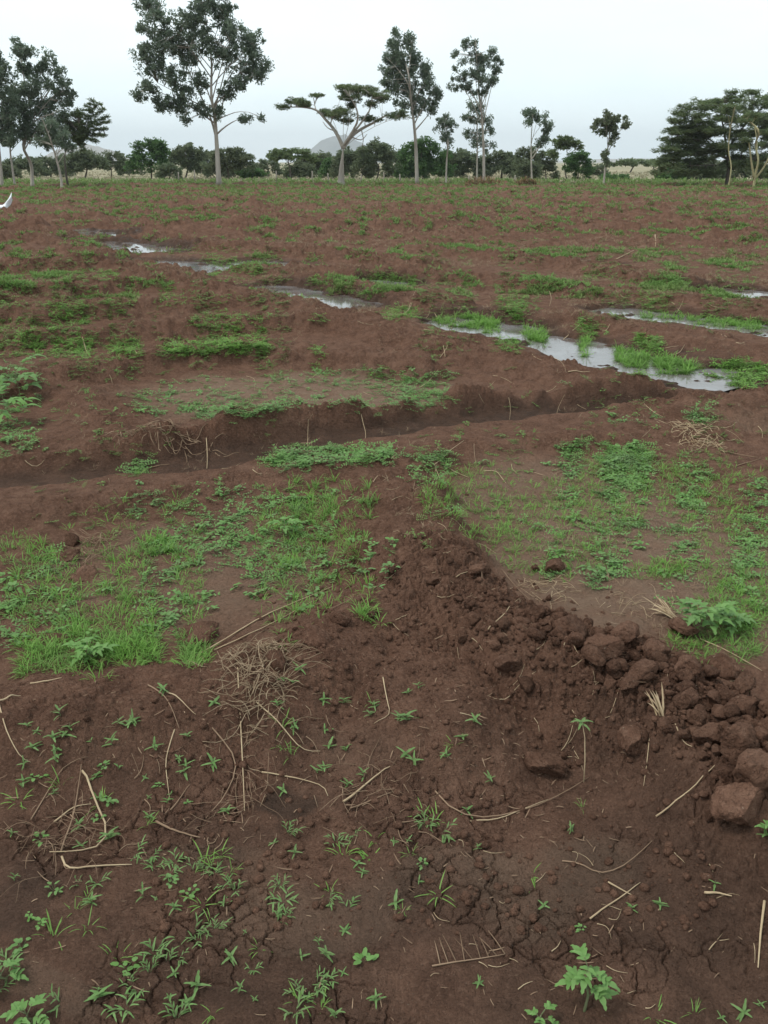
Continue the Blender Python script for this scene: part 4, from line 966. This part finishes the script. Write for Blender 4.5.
tree('silky_oak', 'tallest tree, airy grey green crown reaching above the frame, pale straight trunk', 'tree', 66, [(219, 184), (217.5, 160), (216, 140), (214.5, 118), (213, 95), (210, 60), (206, 25), (203, -14)],
     [(150, 5, 15, 12), (160, 25, 18, 14), (145, 52, 12, 8), (155, 65, 14, 10), (140, 95, 7, 5), (150, 88, 11, 7), (163, 103, 11, 8), (178, 108, 11, 9), (185, 92, 15, 10), (175, 75, 13, 10), (170, 45, 15, 13), (190, 25, 18, 15), (185, 55, 13, 13), (205, 10, 15, 15), (222, 15, 11, 13), (235, 35, 15, 13), (228, 55, 15, 13), (250, 40, 11, 13), (248, 65, 13, 11), (262, 75, 8, 7), (268, 66, 3, 5), (255, 55, 7, 7), (240, 85, 13, 7), (228, 95, 9, 7), (205, 110, 10, 7), (218, 112, 6, 6), (200, 80, 9, 9), (210, 45, 11, 13), (246, 120, 9, 3), (260, 118, 3, 2), (186, 120, 3, 3), (140, 28, 4, 3), (208, -14, 16, 12), (185, -14, 14, 10)],
     [([(216, 138), (211, 124), (204, 108), (190, 80), (178, 58), (166, 34)], .085, .02), ([(215, 122), (221, 108), (224, 95), (238, 72), (252, 52)], .06, .015), ([(205, 108), (180, 95), (155, 82)], .05, .012), ([(214, 108), (225, 70), (232, 40)], .055, .012), ([(217, 118), (235, 112), (248, 112)], .04, .01)],
     .21, seed=1, clump=.44, per=42, L=.27, W=.10, dens=1.35, nlimb=14)
tree('silky_oak', 'tall dark green tree right of the flat topped one, with pointed leaning tip', 'tree', 70, [(417, 183), (416, 150), (414, 125), (411, 100), (408, 75), (402, 50), (396, 30)],
     [(396, 33, 3, 5), (393, 45, 7, 7), (408, 42, 7, 7), (390, 58, 8, 7), (402, 58, 11, 9), (415, 58, 7, 7), (388, 72, 7, 7), (400, 75, 11, 9), (415, 72, 11, 7), (425, 68, 4, 7), (385, 83, 5, 4), (395, 88, 9, 5), (412, 88, 11, 9), (428, 85, 8, 9), (436, 95, 5, 9), (420, 102, 11, 6), (403, 105, 5, 3), (432, 108, 6, 5), (395, 103, 3, 2), (415, 112, 5, 3), (398, 117, 2, 1.5)],
     [([(416, 130), (425, 119), (433, 108)], .06, .015), ([(412, 105), (421, 88), (430, 75)], .055, .012)], .16, seed=2, clump=.42, per=46, L=.25, W=.09, dens=1.5, nlimb=9)
tree('silky_oak', 'small slender tree with tufted top between the two tallest central trees', 'tree', 72, [(446, 182), (447, 160), (447.5, 145), (447, 130), (446, 120)],
     [(440, 122, 6, 5), (447, 128, 7, 7), (452, 125, 5, 5), (445, 138, 4, 7), (435, 130, 1.5, 1.5), (450, 142, 3, 4), (446, 118, 4, 4)], (), .08, seed=3, clump=.36, per=40, L=.24, W=.085, nlimb=5)
tree('silky_oak', 'tall thin tree with sparse tufted crown and long pale bare trunk', 'tree', 70, [(484, 181), (483.5, 150), (482, 120), (480.5, 95), (478, 72), (474, 42)],
     [(474, 42, 3, 3), (466, 45, 4, 5), (456, 55, 4, 3), (454, 70, 2, 2), (452, 79, 2, 1.5), (449, 86, 2, 1.5), (456, 89, 3, 2), (462, 62, 2, 2), (460, 80, 3, 2), (475, 58, 8, 7), (484, 62, 7, 8), (492, 52, 4, 3), (496, 60, 3, 3), (501, 64, 2, 1.5), (495, 70, 5, 5), (478, 75, 10, 7), (486, 82, 8, 5), (468, 85, 6, 5), (493, 80, 3, 5), (475, 92, 5, 3), (484, 93, 5, 2), (464, 74, 4, 4)],
     (), .125, seed=4, clump=.36, per=42, L=.23, W=.085, dens=1.25, nlimb=12)
tree('silky_oak', 'shorter bushy tree standing just left of the thin pale trunk', 'tree', 75, [(477, 181), (477, 160), (477, 140), (477, 104)],
     [(470, 105, 4, 4), (480, 108, 7, 6), (464, 118, 4, 4), (476, 120, 8, 7), (487, 122, 5, 7), (468, 132, 6, 5), (480, 135, 8, 7), (490, 132, 3, 5), (474, 144, 4, 3), (485, 145, 5, 3), (493, 146, 2, 3), (487, 151, 2, 1.5)], (), .09, seed=5, clump=.4, per=40, L=.25, W=.09, dens=1.0, nlimb=7)
tree('silky_oak', 'slim tree with two ragged leaning tops behind low bushes', 'tree', 78, [(532, 182), (531.5, 160), (532, 140), (531, 115)],
     [(526, 112, 4, 4), (533, 115, 5, 5), (528, 122, 4, 4), (537, 120, 3, 5), (545, 118, 2, 5), (547, 127, 4, 6), (545, 136, 5, 6), (540, 143, 5, 3)], [([(532, 158), (540, 145), (546, 120)], .06, .015)], .09, seed=6, clump=.38, per=46, L=.25, W=.09, dens=1.3, nlimb=5)
tree('sapling_tree', 'young tree with rounded crown and leaning thin trunk standing alone on the right', 'tree', 68, [(604, 182), (605.5, 165), (608, 148), (609.5, 132), (609, 116)],
     [(607, 114, 4, 3), (598, 122, 4, 3), (594, 128, 3, 2), (607, 122, 7, 5), (616, 120, 5, 4), (624, 123, 3, 4), (612, 128, 7, 5), (602, 133, 5, 3), (614, 137, 4, 3), (612, 143, 2, 1.5), (605, 155, 2.4, 4), (607, 161, 2.4, 3)], (), .085, seed=7, clump=.36, per=46, L=.26, W=.12, dens=1.25, leaf=M_BUSH, nlimb=7)
tree('umbrella_thorn', 'flat topped umbrella thorn with forked trunk and spreading layered crown', 'tree', 67, [(341, 184), (341.5, 170), (342.5, 158), (343.5, 146)],
     [(297, 102, 13, 3.5), (283, 107, 7, 2), (306, 105, 6, 2.5), (318, 95, 8, 1.5), (345, 90, 13, 3), (360, 88, 19, 3.5), (375, 94, 13, 4), (383, 99, 7, 4), (352, 104, 7, 3), (336, 114, 15, 4), (345, 120, 8, 3), (370, 119, 10, 3), (397, 115, 11, 4), (340, 110, 7, 2), (350, 97, 11, 4), (372, 104, 6, 4), (325, 112, 8, 2)],
     [([(343, 148), (339, 138), (333, 128), (325, 119), (316, 110), (302, 107), (286, 107)], .15, .03), ([(343.5, 147), (351, 137), (361, 129), (374, 122), (386, 115), (398, 115)], .15, .03), ([(349, 139), (357, 124), (357, 110), (350, 97)], .10, .03), ([(362, 128), (369, 112), (372, 96)], .09, .025), ([(331, 125), (333, 115), (337, 112)], .05, .02), ([(335, 130), (328, 128), (323, 122)], .045, .02), ([(352, 136), (361, 140), (367, 134)], .05, .02), ([(361, 129), (363, 138), (362, 146)], .045, .02), ([(316, 110), (314, 102), (319, 95)], .04, .015)],
     .31, M_BARK, M_ACAC, 8, clump=.42, per=60, L=.20, W=.06, flat=.5, horiz=.4, dens=1.7, nlimb=4, depth=1.3)
# leaning clump at the left
tree('silky_oak', 'dark tree cut by the left frame edge, foliage down to trunk height', 'tree', 60, [(2, 186), (0, 160), (-6, 120), (-14, 66)],
     [(-5, 60, 9, 9), (3, 75, 11, 11), (-14, 80, 14, 14), (5, 95, 13, 13), (10, 115, 11, 11), (-12, 110, 14, 15), (0, 135, 13, 11), (12, 140, 7, 9), (-30, 100, 16, 16), (-25, 130, 14, 12)], (), .14, seed=11, clump=.42, per=46, L=.27, W=.1, dens=1.0, nlimb=6)
tree('silky_oak', 'slim leaning tree with pale trunk second from the left frame edge', 'tree', 61, [(15, 186), (12, 165), (8.5, 147), (10, 120), (14, 95)],
     [(14, 92, 8, 8), (18, 105, 9, 9), (10, 122, 10, 9), (20, 130, 9, 9), (8, 140, 8, 6)], (), .09, seed=12, clump=.44, per=48, L=.26, W=.1, dens=1.4, nlimb=5)
tree('silky_oak', 'tallest of the left tree clump, its crown slanting up to a pointed tip', 'tree', 62, [(32, 186), (30, 165), (27.5, 145), (29, 115), (24, 80), (14, 42)],
     [(12, 40, 3, 3), (18, 48, 4, 4), (22, 55, 7, 6), (32, 55, 5, 5), (20, 68, 8, 7), (32, 70, 9, 8), (45, 65, 7, 9), (50, 60, 3, 5), (58, 75, 6, 7), (66, 82, 4, 5), (40, 85, 11, 9), (55, 92, 11, 9), (68, 92, 5, 7), (28, 92, 11, 9), (35, 105, 13, 9), (50, 110, 13, 9), (65, 105, 7, 7), (25, 115, 9, 9), (40, 125, 13, 9), (58, 125, 11, 9), (30, 138, 9, 7), (48, 140, 11, 7)],
     [([(28, 125), (45, 95), (58, 75)], .07, .02), ([(28, 135), (40, 120), (55, 115)], .06, .02)], .14, seed=13, clump=.42, per=46, L=.27, W=.1, dens=1.0, nlimb=9)
tree('silky_oak', 'tree with pale leaning trunk nearest to the field edge in the left clump', 'tree', 56, [(62, 189), (60, 175), (58, 160), (54, 140), (50, 118)],
     [(60, 138, 9, 7), (52, 128, 9, 9), (44, 142, 8, 6), (66, 146, 6, 4)], (), .1, seed=14, clump=.42, per=48, L=.25, W=.09, dens=1.3, nlimb=4)
def rake(p0, ends):
    out, lob = [], []
    for (ex, ey) in ends:
        mx, my = (p0[0] + ex) / 2, min(p0[1], (p0[1] + ey) / 2) - 4
        out.append(([p0, (mx, my), (ex, ey)], .03, .01))
        for t in np.linspace(.3, 1, 8):
            x = (1 - t) ** 2 * p0[0] + 2 * t * (1 - t) * mx + t * t * ex; y = (1 - t) ** 2 * p0[1] + 2 * t * (1 - t) * my + t * t * ey; lob.append((x, y + .3, 2.6 - 1.2 * t, .9))
    return out, lob
lim, lob = rake((70, 138), [(92, 100), (98, 103), (103, 109), (105, 116), (107, 121), (105, 128), (103, 135), (96, 141), (84, 150)])
tree('whistling_thorn', 'thorn tree with thin drooping sprays fanning out from the left clump', 'tree', 63, [(68, 186), (66.5, 170), (66, 155), (68, 140)],
     lob + [(72, 128, 8, 8), (78, 114, 7, 4), (76, 140, 7, 4), (66, 118, 6, 6), (62, 135, 7, 6)], [([(67, 150), (68, 143), (70, 138)], .06, .04)] + lim, .10, M_BARKD, M_ACAC, 15, clump=.3, per=26, L=.3, W=.05, flat=.5, horiz=.3, dens=1.5, nlimb=2)
# broad layered acacias at the right
lim, lob = rake((712, 150), [(668, 128), (664, 138), (664, 148), (672, 119), (660, 168), (676, 160), (682, 112)])
RL = [(745, 97, 20, 3), (720, 101, 22, 3), (700, 107, 20, 3), (688, 113, 18, 3), (735, 109, 28, 4), (758, 104, 20, 4), (682, 121, 14, 2.5), (710, 119, 26, 4), (745, 121, 26, 5), (678, 130, 12, 2), (697, 130, 20, 3.5), (725, 133, 24, 4), (755, 134, 18, 4), (674, 139, 10, 2), (692, 141, 16, 3), (715, 146, 18, 3.5), (676, 148, 9, 1.6), (690, 153, 14, 3), (672, 166, 14, 2.5), (690, 164, 18, 3.5), (712, 159, 14, 4), (684, 173, 18, 4), (708, 172, 14, 5), (735, 148, 16, 4), (735, 163, 16, 5), (748, 92, 10, 2), (733, 92, 6, 2), (660, 172, 8, 2)]
for k in range(64):
    a = random.uniform(-1, 1); e = math.sqrt(1 - a * a); RL.append((727 + a * 64, 170 - 72 * e * random.uniform(.12, 1), random.uniform(6, 12), random.uniform(1, 2.2)))
tree('umbrella_acacia', 'broad dark acacia with ragged layered sprays reaching left over the field edge', 'tree', 64, [(727, 183), (728, 165), (727, 145), (724, 120), (722, 104)], RL + lob,
     [([(727, 160), (712, 148), (695, 140), (675, 138)], .08, .02), ([(727, 150), (740, 130), (752, 115)], .08, .02), ([(727, 168), (705, 165), (685, 166)], .06, .02), ([(726, 135), (708, 122), (690, 114)], .07, .02)] + lim, .15, M_BARKD, M_ACAC, 16, clump=.5, per=50, L=.38, W=.06, flat=.5, horiz=.55, dens=1.25, nlimb=8, depth=1.1)
tree('umbrella_acacia', 'dark acacia behind the yellow trunks, cut by the right frame edge', 'tree', 69, [(770, 183), (772, 160), (775, 130), (778, 108)],
     [(785, 103, 22, 4), (795, 118, 26, 5), (765, 118, 16, 5), (762, 145, 12, 4), (790, 140, 22, 6), (768, 132, 14, 4), (800, 160, 20, 6), (758, 165, 14, 6), (770, 172, 16, 5), (775, 155, 14, 5), (765, 98, 14, 3), (815, 112, 20, 5)], (), .16, M_BARKD, M_ACAC, 17, clump=.5, per=56, L=.25, W=.075, flat=.5, horiz=.4, dens=1.3, nlimb=7)
tree('fever_tree', 'yellow barked fever tree with several rising forks at the right', 'tree', 60, [(754, 185), (755, 175), (756.5, 160), (757, 145), (755, 130), (752, 118)],
     [(752, 114, 9, 3), (745, 120, 6, 2), (768, 132, 8, 3), (749, 140, 4, 2)], [([(755, 178), (751.5, 164), (749.5, 148), (748, 138)], .085, .03), ([(755, 179), (763, 167), (769, 152), (771, 138)], .08, .03), ([(756.5, 150), (761, 138), (763, 126)], .055, .02)], .09, M_FEVER, M_ACAC, 18, clump=.4, per=50, L=.22, W=.07, flat=.5, horiz=.4, nlimb=1, lead=.04)
tree('fever_tree', 'thin yellow trunked tree inside the dark acacia left of the forked one', 'tree', 61, [(728.5, 185), (731, 168), (730, 150), (731, 130), (733, 108)],
     [(733, 106, 8, 2.5), (728, 112, 6, 2)], (), .045, M_FEVER, M_ACAC, 19, clump=.4, per=50, L=.22, W=.07, flat=.5, horiz=.4, nlimb=2, lead=.035)

# bushes and low trees behind the field edge: (centre px, top px, half width px, distance, style, label)
def bush(px, top, hw, Y, style, label, seed, leaf=None, low=None, dens=1.0, bark=None):
    R = np.random.default_rng(seed); gy = Q(px, 175, Y); gz = hz(gy[0], Y); s = mpp(Y); by = 162 + (EYE - gz) / s * 1.0
    low = low if low is not None else (by - 1 if style == 'bush' else top + (by - top) * (.62 if style == 'flat' else .8))
    lob = []
    H = low - top
    for k in range(int(22 * max(.6, hw / 20))):
        a = R.uniform(-1, 1); env = math.sqrt(max(.05, 1 - a * a)) if style != 'flat' else (1 - .35 * a * a)
        if style == 'flat': yy = top + H * (1 - env) + R.uniform(0, .35) * H; lob.append((px + a * hw * .92, yy + R.uniform(0, .3) * H, hw * .2, H * .07 + .4))
        else: yy = low - H * env * R.uniform(.15, .93); lob.append((px + a * hw * .86, yy, hw * .27, H * .17 + 1))
    for a in (-.6, -.25, .1, .4, .7): lob.append((px + a * hw, low - H * (math.sqrt(1 - a * a) if style != 'flat' else 1 - .35 * a * a) * .88, hw * .24, H * .1 + .6))
    tr = [(px + R.uniform(-2, 2), by), (px + R.uniform(-2, 2), by - (by - top) * .3), (px + R.uniform(-3, 3), by - (by - top) * .55), (px, top + 4)]
    return tree('thorn_tree' if style != 'bush' else 'bush', label, 'tree' if style != 'bush' else 'bush', Y, tr, lob, (), max(.06, hw * s * .045), bark or M_BARKD, leaf or M_BUSH, seed, clump=.5 * Y / 85, per=32, L=.36 * Y / 85, W=.13 * Y / 85, flat=.7 if style != 'flat' else .45, horiz=.25, dens=dens * (.68 if style != 'flat' else .6), nlimb=5, twigs=False, parts=False)
BUSHES = [
 (86, 152, 24, 92, 'tree', 'rounded thorn tree just right of the left tree clump', None), (113, 152, 15, 98, 'tree', 'small dark thorn tree left of the bright green one', None),
 (150, 139, 21, 88, 'tree', 'bright green round tree, freshest of the low trees', M_BRIGHT), (186, 145, 22, 95, 'tree', 'grey green tree between the bright round one and the tallest trunk', None),
 (229, 148, 26, 90, 'tree', 'wide low tree right behind the tallest pale trunk', None), (207, 153, 15, 100, 'tree', 'low dense tree hidden partly by the tallest trunk', None),
 (290, 148, 26, 86, 'flat', 'small flat topped acacia left of the umbrella thorn', M_ACAC), (318, 153, 26, 100, 'bush', 'grey bush filling the gap below the far hill', None),
 (268, 160, 14, 104, 'bush', 'low bush at the left foot of the small flat topped acacia', None), (352, 149, 22, 92, 'bush', 'dense bush right behind the umbrella thorn trunk', None),
 (377, 141, 22, 88, 'tree', 'dark rounded tree between the umbrella thorn and the next tall trunk', None), (424, 139, 28, 90, 'bush', 'lighter green thicket behind the tall leaning tipped tree', M_BRIGHT),
 (400, 152, 20, 98, 'bush', 'shadowed bush left of the lighter green thicket', None), (462, 152, 24, 94, 'bush', 'brownish bush behind the slender tufted tree', None), (500, 151, 26, 96, 'bush', 'low rounded bush right of the thin pale trunk', None),
 (525, 146, 14, 90, 'bush', 'loose pale green shrub under the slim ragged tree', None), (545, 150, 13, 92, 'bush', 'open shrub right of the slim ragged tree', None), (566, 136, 17, 89, 'flat', 'feathery flat topped acacia above the dark bush', M_ACAC),
 (578, 153, 16, 80, 'bush', 'dense dark green bush left of the lone young tree', M_BRIGHT), (632, 160, 22, 150, 'flat', 'faint distant acacia right of the lone young tree', M_ACAC), (655, 160, 16, 160, 'flat', 'faint distant tree beside the broad layered acacia', M_ACAC),
 (20, 158, 22, 100, 'tree', 'low thorn tree seen behind the left clump trunks', None), (50, 156, 20, 105, 'bush', 'grey bush low behind the left clump', None), (-30, 150, 26, 95, 'tree', 'thorn tree beyond the left frame edge', None), (800, 150, 30, 95, 'bush', 'bush beyond the right frame edge', None),
 (700, 160, 30, 84, 'bush', 'dark undergrowth bush beneath the broad layered acacia', None), (745, 158, 26, 86, 'bush', 'dark bush behind the yellow trunks', None), (250, 170, 16, 92, 'bush', 'knee high pale shrub beside the wide low tree', M_BRIGHT), (615, 176, 16, 84, 'bush', 'low green shrub at the foot of the lone young tree', M_BRIGHT),
 (168, 165, 14, 84, 'bush', 'low scrub bush at the foot of the bright green tree', None), (240, 163, 20, 100, 'bush', 'grey scrub bush behind the wide low tree', None), (130, 162, 13, 110, 'bush', 'small far bush left of the bright green tree trunk', None),
 (300, 162, 16, 90, 'bush', 'leafy scrub in front of the grey bush below the far hill', None), (335, 158, 15, 96, 'bush', 'scrub bush just left of the umbrella thorn trunk', M_BRIGHT), (445, 157, 16, 100, 'bush', 'greyish bush behind the small slender trunk', None), (598, 166, 9, 110, 'bush', 'small far bush seen behind the lone young trunk', None),
 (672, 168, 16, 82, 'bush', 'low leafy bush under the left tips of the broad acacia', M_BRIGHT), (5, 165, 16, 84, 'bush', 'scrub bush between the leftmost trunks', None), (528, 163, 14, 82, 'bush', 'leafy shrub around the base of the slim ragged tree', None),
]
for i, (px, top, hw, Y, st, lab, lf) in enumerate(BUSHES):
    bush(px, top, hw, Y, st, lab, 500 + i, lf)

# dry brush heap, fence posts, white sack
def brush(px, py, w, h, Y, label):
    c = Q(px, py, Y); s = mpp(Y); z0 = hz(c[0], Y); Rn = np.random.default_rng(int(px)); mb = MB(); base = np.array((c[0], Y, z0))
    for k in range(520):
        a = Rn.uniform(-1, 1); x = a * w * s; z = (1 - a * a) * h * s * Rn.uniform(0, 1); blade(mb, (x, Rn.normal(0, w * s * .4), z), Rn.uniform(0, 2 * pi), .5 * Rn.uniform(.5, 1.2), .05, Rn.uniform(-.3, 1.0), .8, 2)
    return tag(mb.build('brush_heap', M_BRUSH, None, base), label, 'brush heap')
M_BRUSH = leaf_material('dry_brush', (.20, .12, .065), (.30, .20, .11), .15, .8, .8)
brush(483, 183, 19, 6, 66, 'rusty brown heap of dry brush around the thin pale trunk'); brush(527, 183, 12, 5, 67, 'small rusty heap of dry brush under the slim ragged tree')
for px, top, lab in [(194, 170, 'fence post left of the tallest trunk'), (276, 171, 'fence post before the small flat topped acacia'), (312, 171, 'fence post left of the umbrella thorn trunk'), (328, 173, 'thin fence post nearest the umbrella thorn trunk'), (384, 172, 'pale fence post under the dark rounded tree'),
                     (400, 174, 'fence post just left of the tall leaning tipped tree'), (469, 175, 'short fence post left of the brush heap'), (515, 175, 'short fence post right of the brush heap'), (361, 174, 'thin grey fence post right of the umbrella thorn trunk'), (178, 172, 'thin fence post under the grey green tree')]:
    Y = 73; c = Q(px, top, Y); z0 = hz(c[0], Y); mb = MB(); H = c[2] - z0; mb.tube([(0, 0, -.15), (.01, 0, H * .5), (.03 * random.uniform(-1, 1), 0, H - .03), (.03 * random.uniform(-1, 1), 0, H)], [.06, .055, .05, .03], 8)
    tag(mb.build('fence_post', M_POST, None, (c[0], Y, z0)), 'weathered wooden ' + lab, 'fence post', 'fence posts along the field edge')
# white plastic sack with a pulled up corner
Y = P(0, 211)[1]; c = Q(11, 209, Y); s = Y / F; base = np.array((c[0], Y, hz(c[0], Y)))
u = np.linspace(0, 1, 22); vgrid = np.linspace(0, 1, 16); mb = MB(); V = []
for side in (1, -1):
    g = []
    for a in u:
        for b in vgrid:
            x = (-1.05 + 1.28 * a) * 1.0; top = .06 + .52 * a ** 2.2 + .12 * (1 - a); wd = .16 * (1 - a) ** .6 * math.sin(pi * (.08 + .9 * b)) + .006
            bot = .0 + .30 * a ** 3 + .10 * max(0, a - .55)
            z = bot + (top - bot) * b; g.append((x * .42, side * wd + .03 * math.sin(9 * a + 5 * b), z + .008 * math.sin(13 * a + 7 * b)))
    n0 = len(vgrid); fc = [(i * n0 + j, (i + 1) * n0 + j, (i + 1) * n0 + j + 1, i * n0 + j + 1) for i in range(len(u) - 1) for j in range(n0 - 1)]
    mb.add(g, fc if side > 0 else [q[::-1] for q in fc])
tag(mb.build('plastic_sack', M_SACK, None, base), 'white plastic sack with a pointed corner pulled up at the left frame edge', 'sack')

# ------------------------------------------------------------------ sky, sun, haze
SUN_EL, SUN_AZ = radians(58), radians(-95)
w = bpy.data.worlds.new('World'); scene.world = w; w.use_nodes = True; N, L = w.node_tree.nodes, w.node_tree.links
sky = N.new('ShaderNodeTexSky'); sky.sky_type = 'NISHITA'; sky.sun_disc = False; sky.sun_elevation = SUN_EL; sky.sun_rotation = SUN_AZ; sky.air_density = 1; sky.dust_density = 3; sky.ozone_density = 1
tc = N.new('ShaderNodeTexCoord'); mp = N.new('ShaderNodeMapping'); mp.inputs['Scale'].default_value = (1, 1, 3); L.new(tc.outputs['Generated'], mp.inputs[0])
cl = noise(N, L, mp.outputs[0], 1.8, 5, .5)
cloud = mixc(N, L, remap(N, L, cl, .36, .62), (6.6, 7.75, 8.1), (7.8, 8.65, 8.8))
col = mixc(N, L, .86, sky.outputs[0], cloud)
sx = N.new('ShaderNodeSeparateXYZ'); L.new(tc.outputs['Generated'], sx.inputs[0])
gl = N.new('ShaderNodeVectorMath'); gl.operation = 'SCALE'; L.new(col, gl.inputs[0]); L.new(remap(N, L, sx.outputs['Z'], 0, .3, 1.16, 1.0), gl.inputs['Scale'])
L.new(gl.outputs[0], N['Background'].inputs[0]); N['Background'].inputs[1].default_value = .112
sl = bpy.data.lights.new('sun', 'SUN'); sl.energy = 1.5; sl.angle = radians(14); sl.color = (1, .96, .9); so = link(bpy.data.objects.new('sun', sl))
d = np.array((sin(SUN_AZ) * cos(SUN_EL), cos(SUN_AZ) * cos(SUN_EL), sin(SUN_EL)))
from mathutils import Vector
so.rotation_euler = Vector(d).to_track_quat('Z', 'Y').to_euler()
HAZE = .00024
if HAZE:
    mb = MB(); X, z0, z1 = 5400, -5, 150
    v = [(a, b, c) for a in (-X, X) for b in (-X, X) for c in (z0, z1)]; mb.add(v, [(0, 1, 3, 2), (4, 6, 7, 5), (0, 4, 5, 1), (2, 3, 7, 6), (0, 2, 6, 4), (1, 5, 7, 3)])
    m = bpy.data.materials.new('haze'); m.use_nodes = True; n = m.node_tree.nodes; n.remove(n['Principled BSDF']); pv = n.new('ShaderNodeVolumePrincipled')
    pv.inputs['Color'].default_value = (.90, .95, 1, 1); pv.inputs['Density'].default_value = HAZE; m.node_tree.links.new(pv.outputs[0], n['Material Output'].inputs['Volume'])
    o = mb.build('haze', m, smooth=False); tag(o, 'thin pale haze lying over the field', 'haze', None, 'stuff')
vs = scene.view_settings; vs.view_transform = 'Standard'; vs.look = 'None'; vs.gamma = 1; vs.exposure = .40; vs.use_curve_mapping = False
cy = scene.cycles; cy.max_bounces = 8; cy.diffuse_bounces = 4; cy.glossy_bounces = 2; cy.transmission_bounces = 6; cy.transparent_max_bounces = 4; cy.volume_bounces = 0; cy.use_denoising = True; cy.caustics_reflective = False; cy.caustics_refractive = False
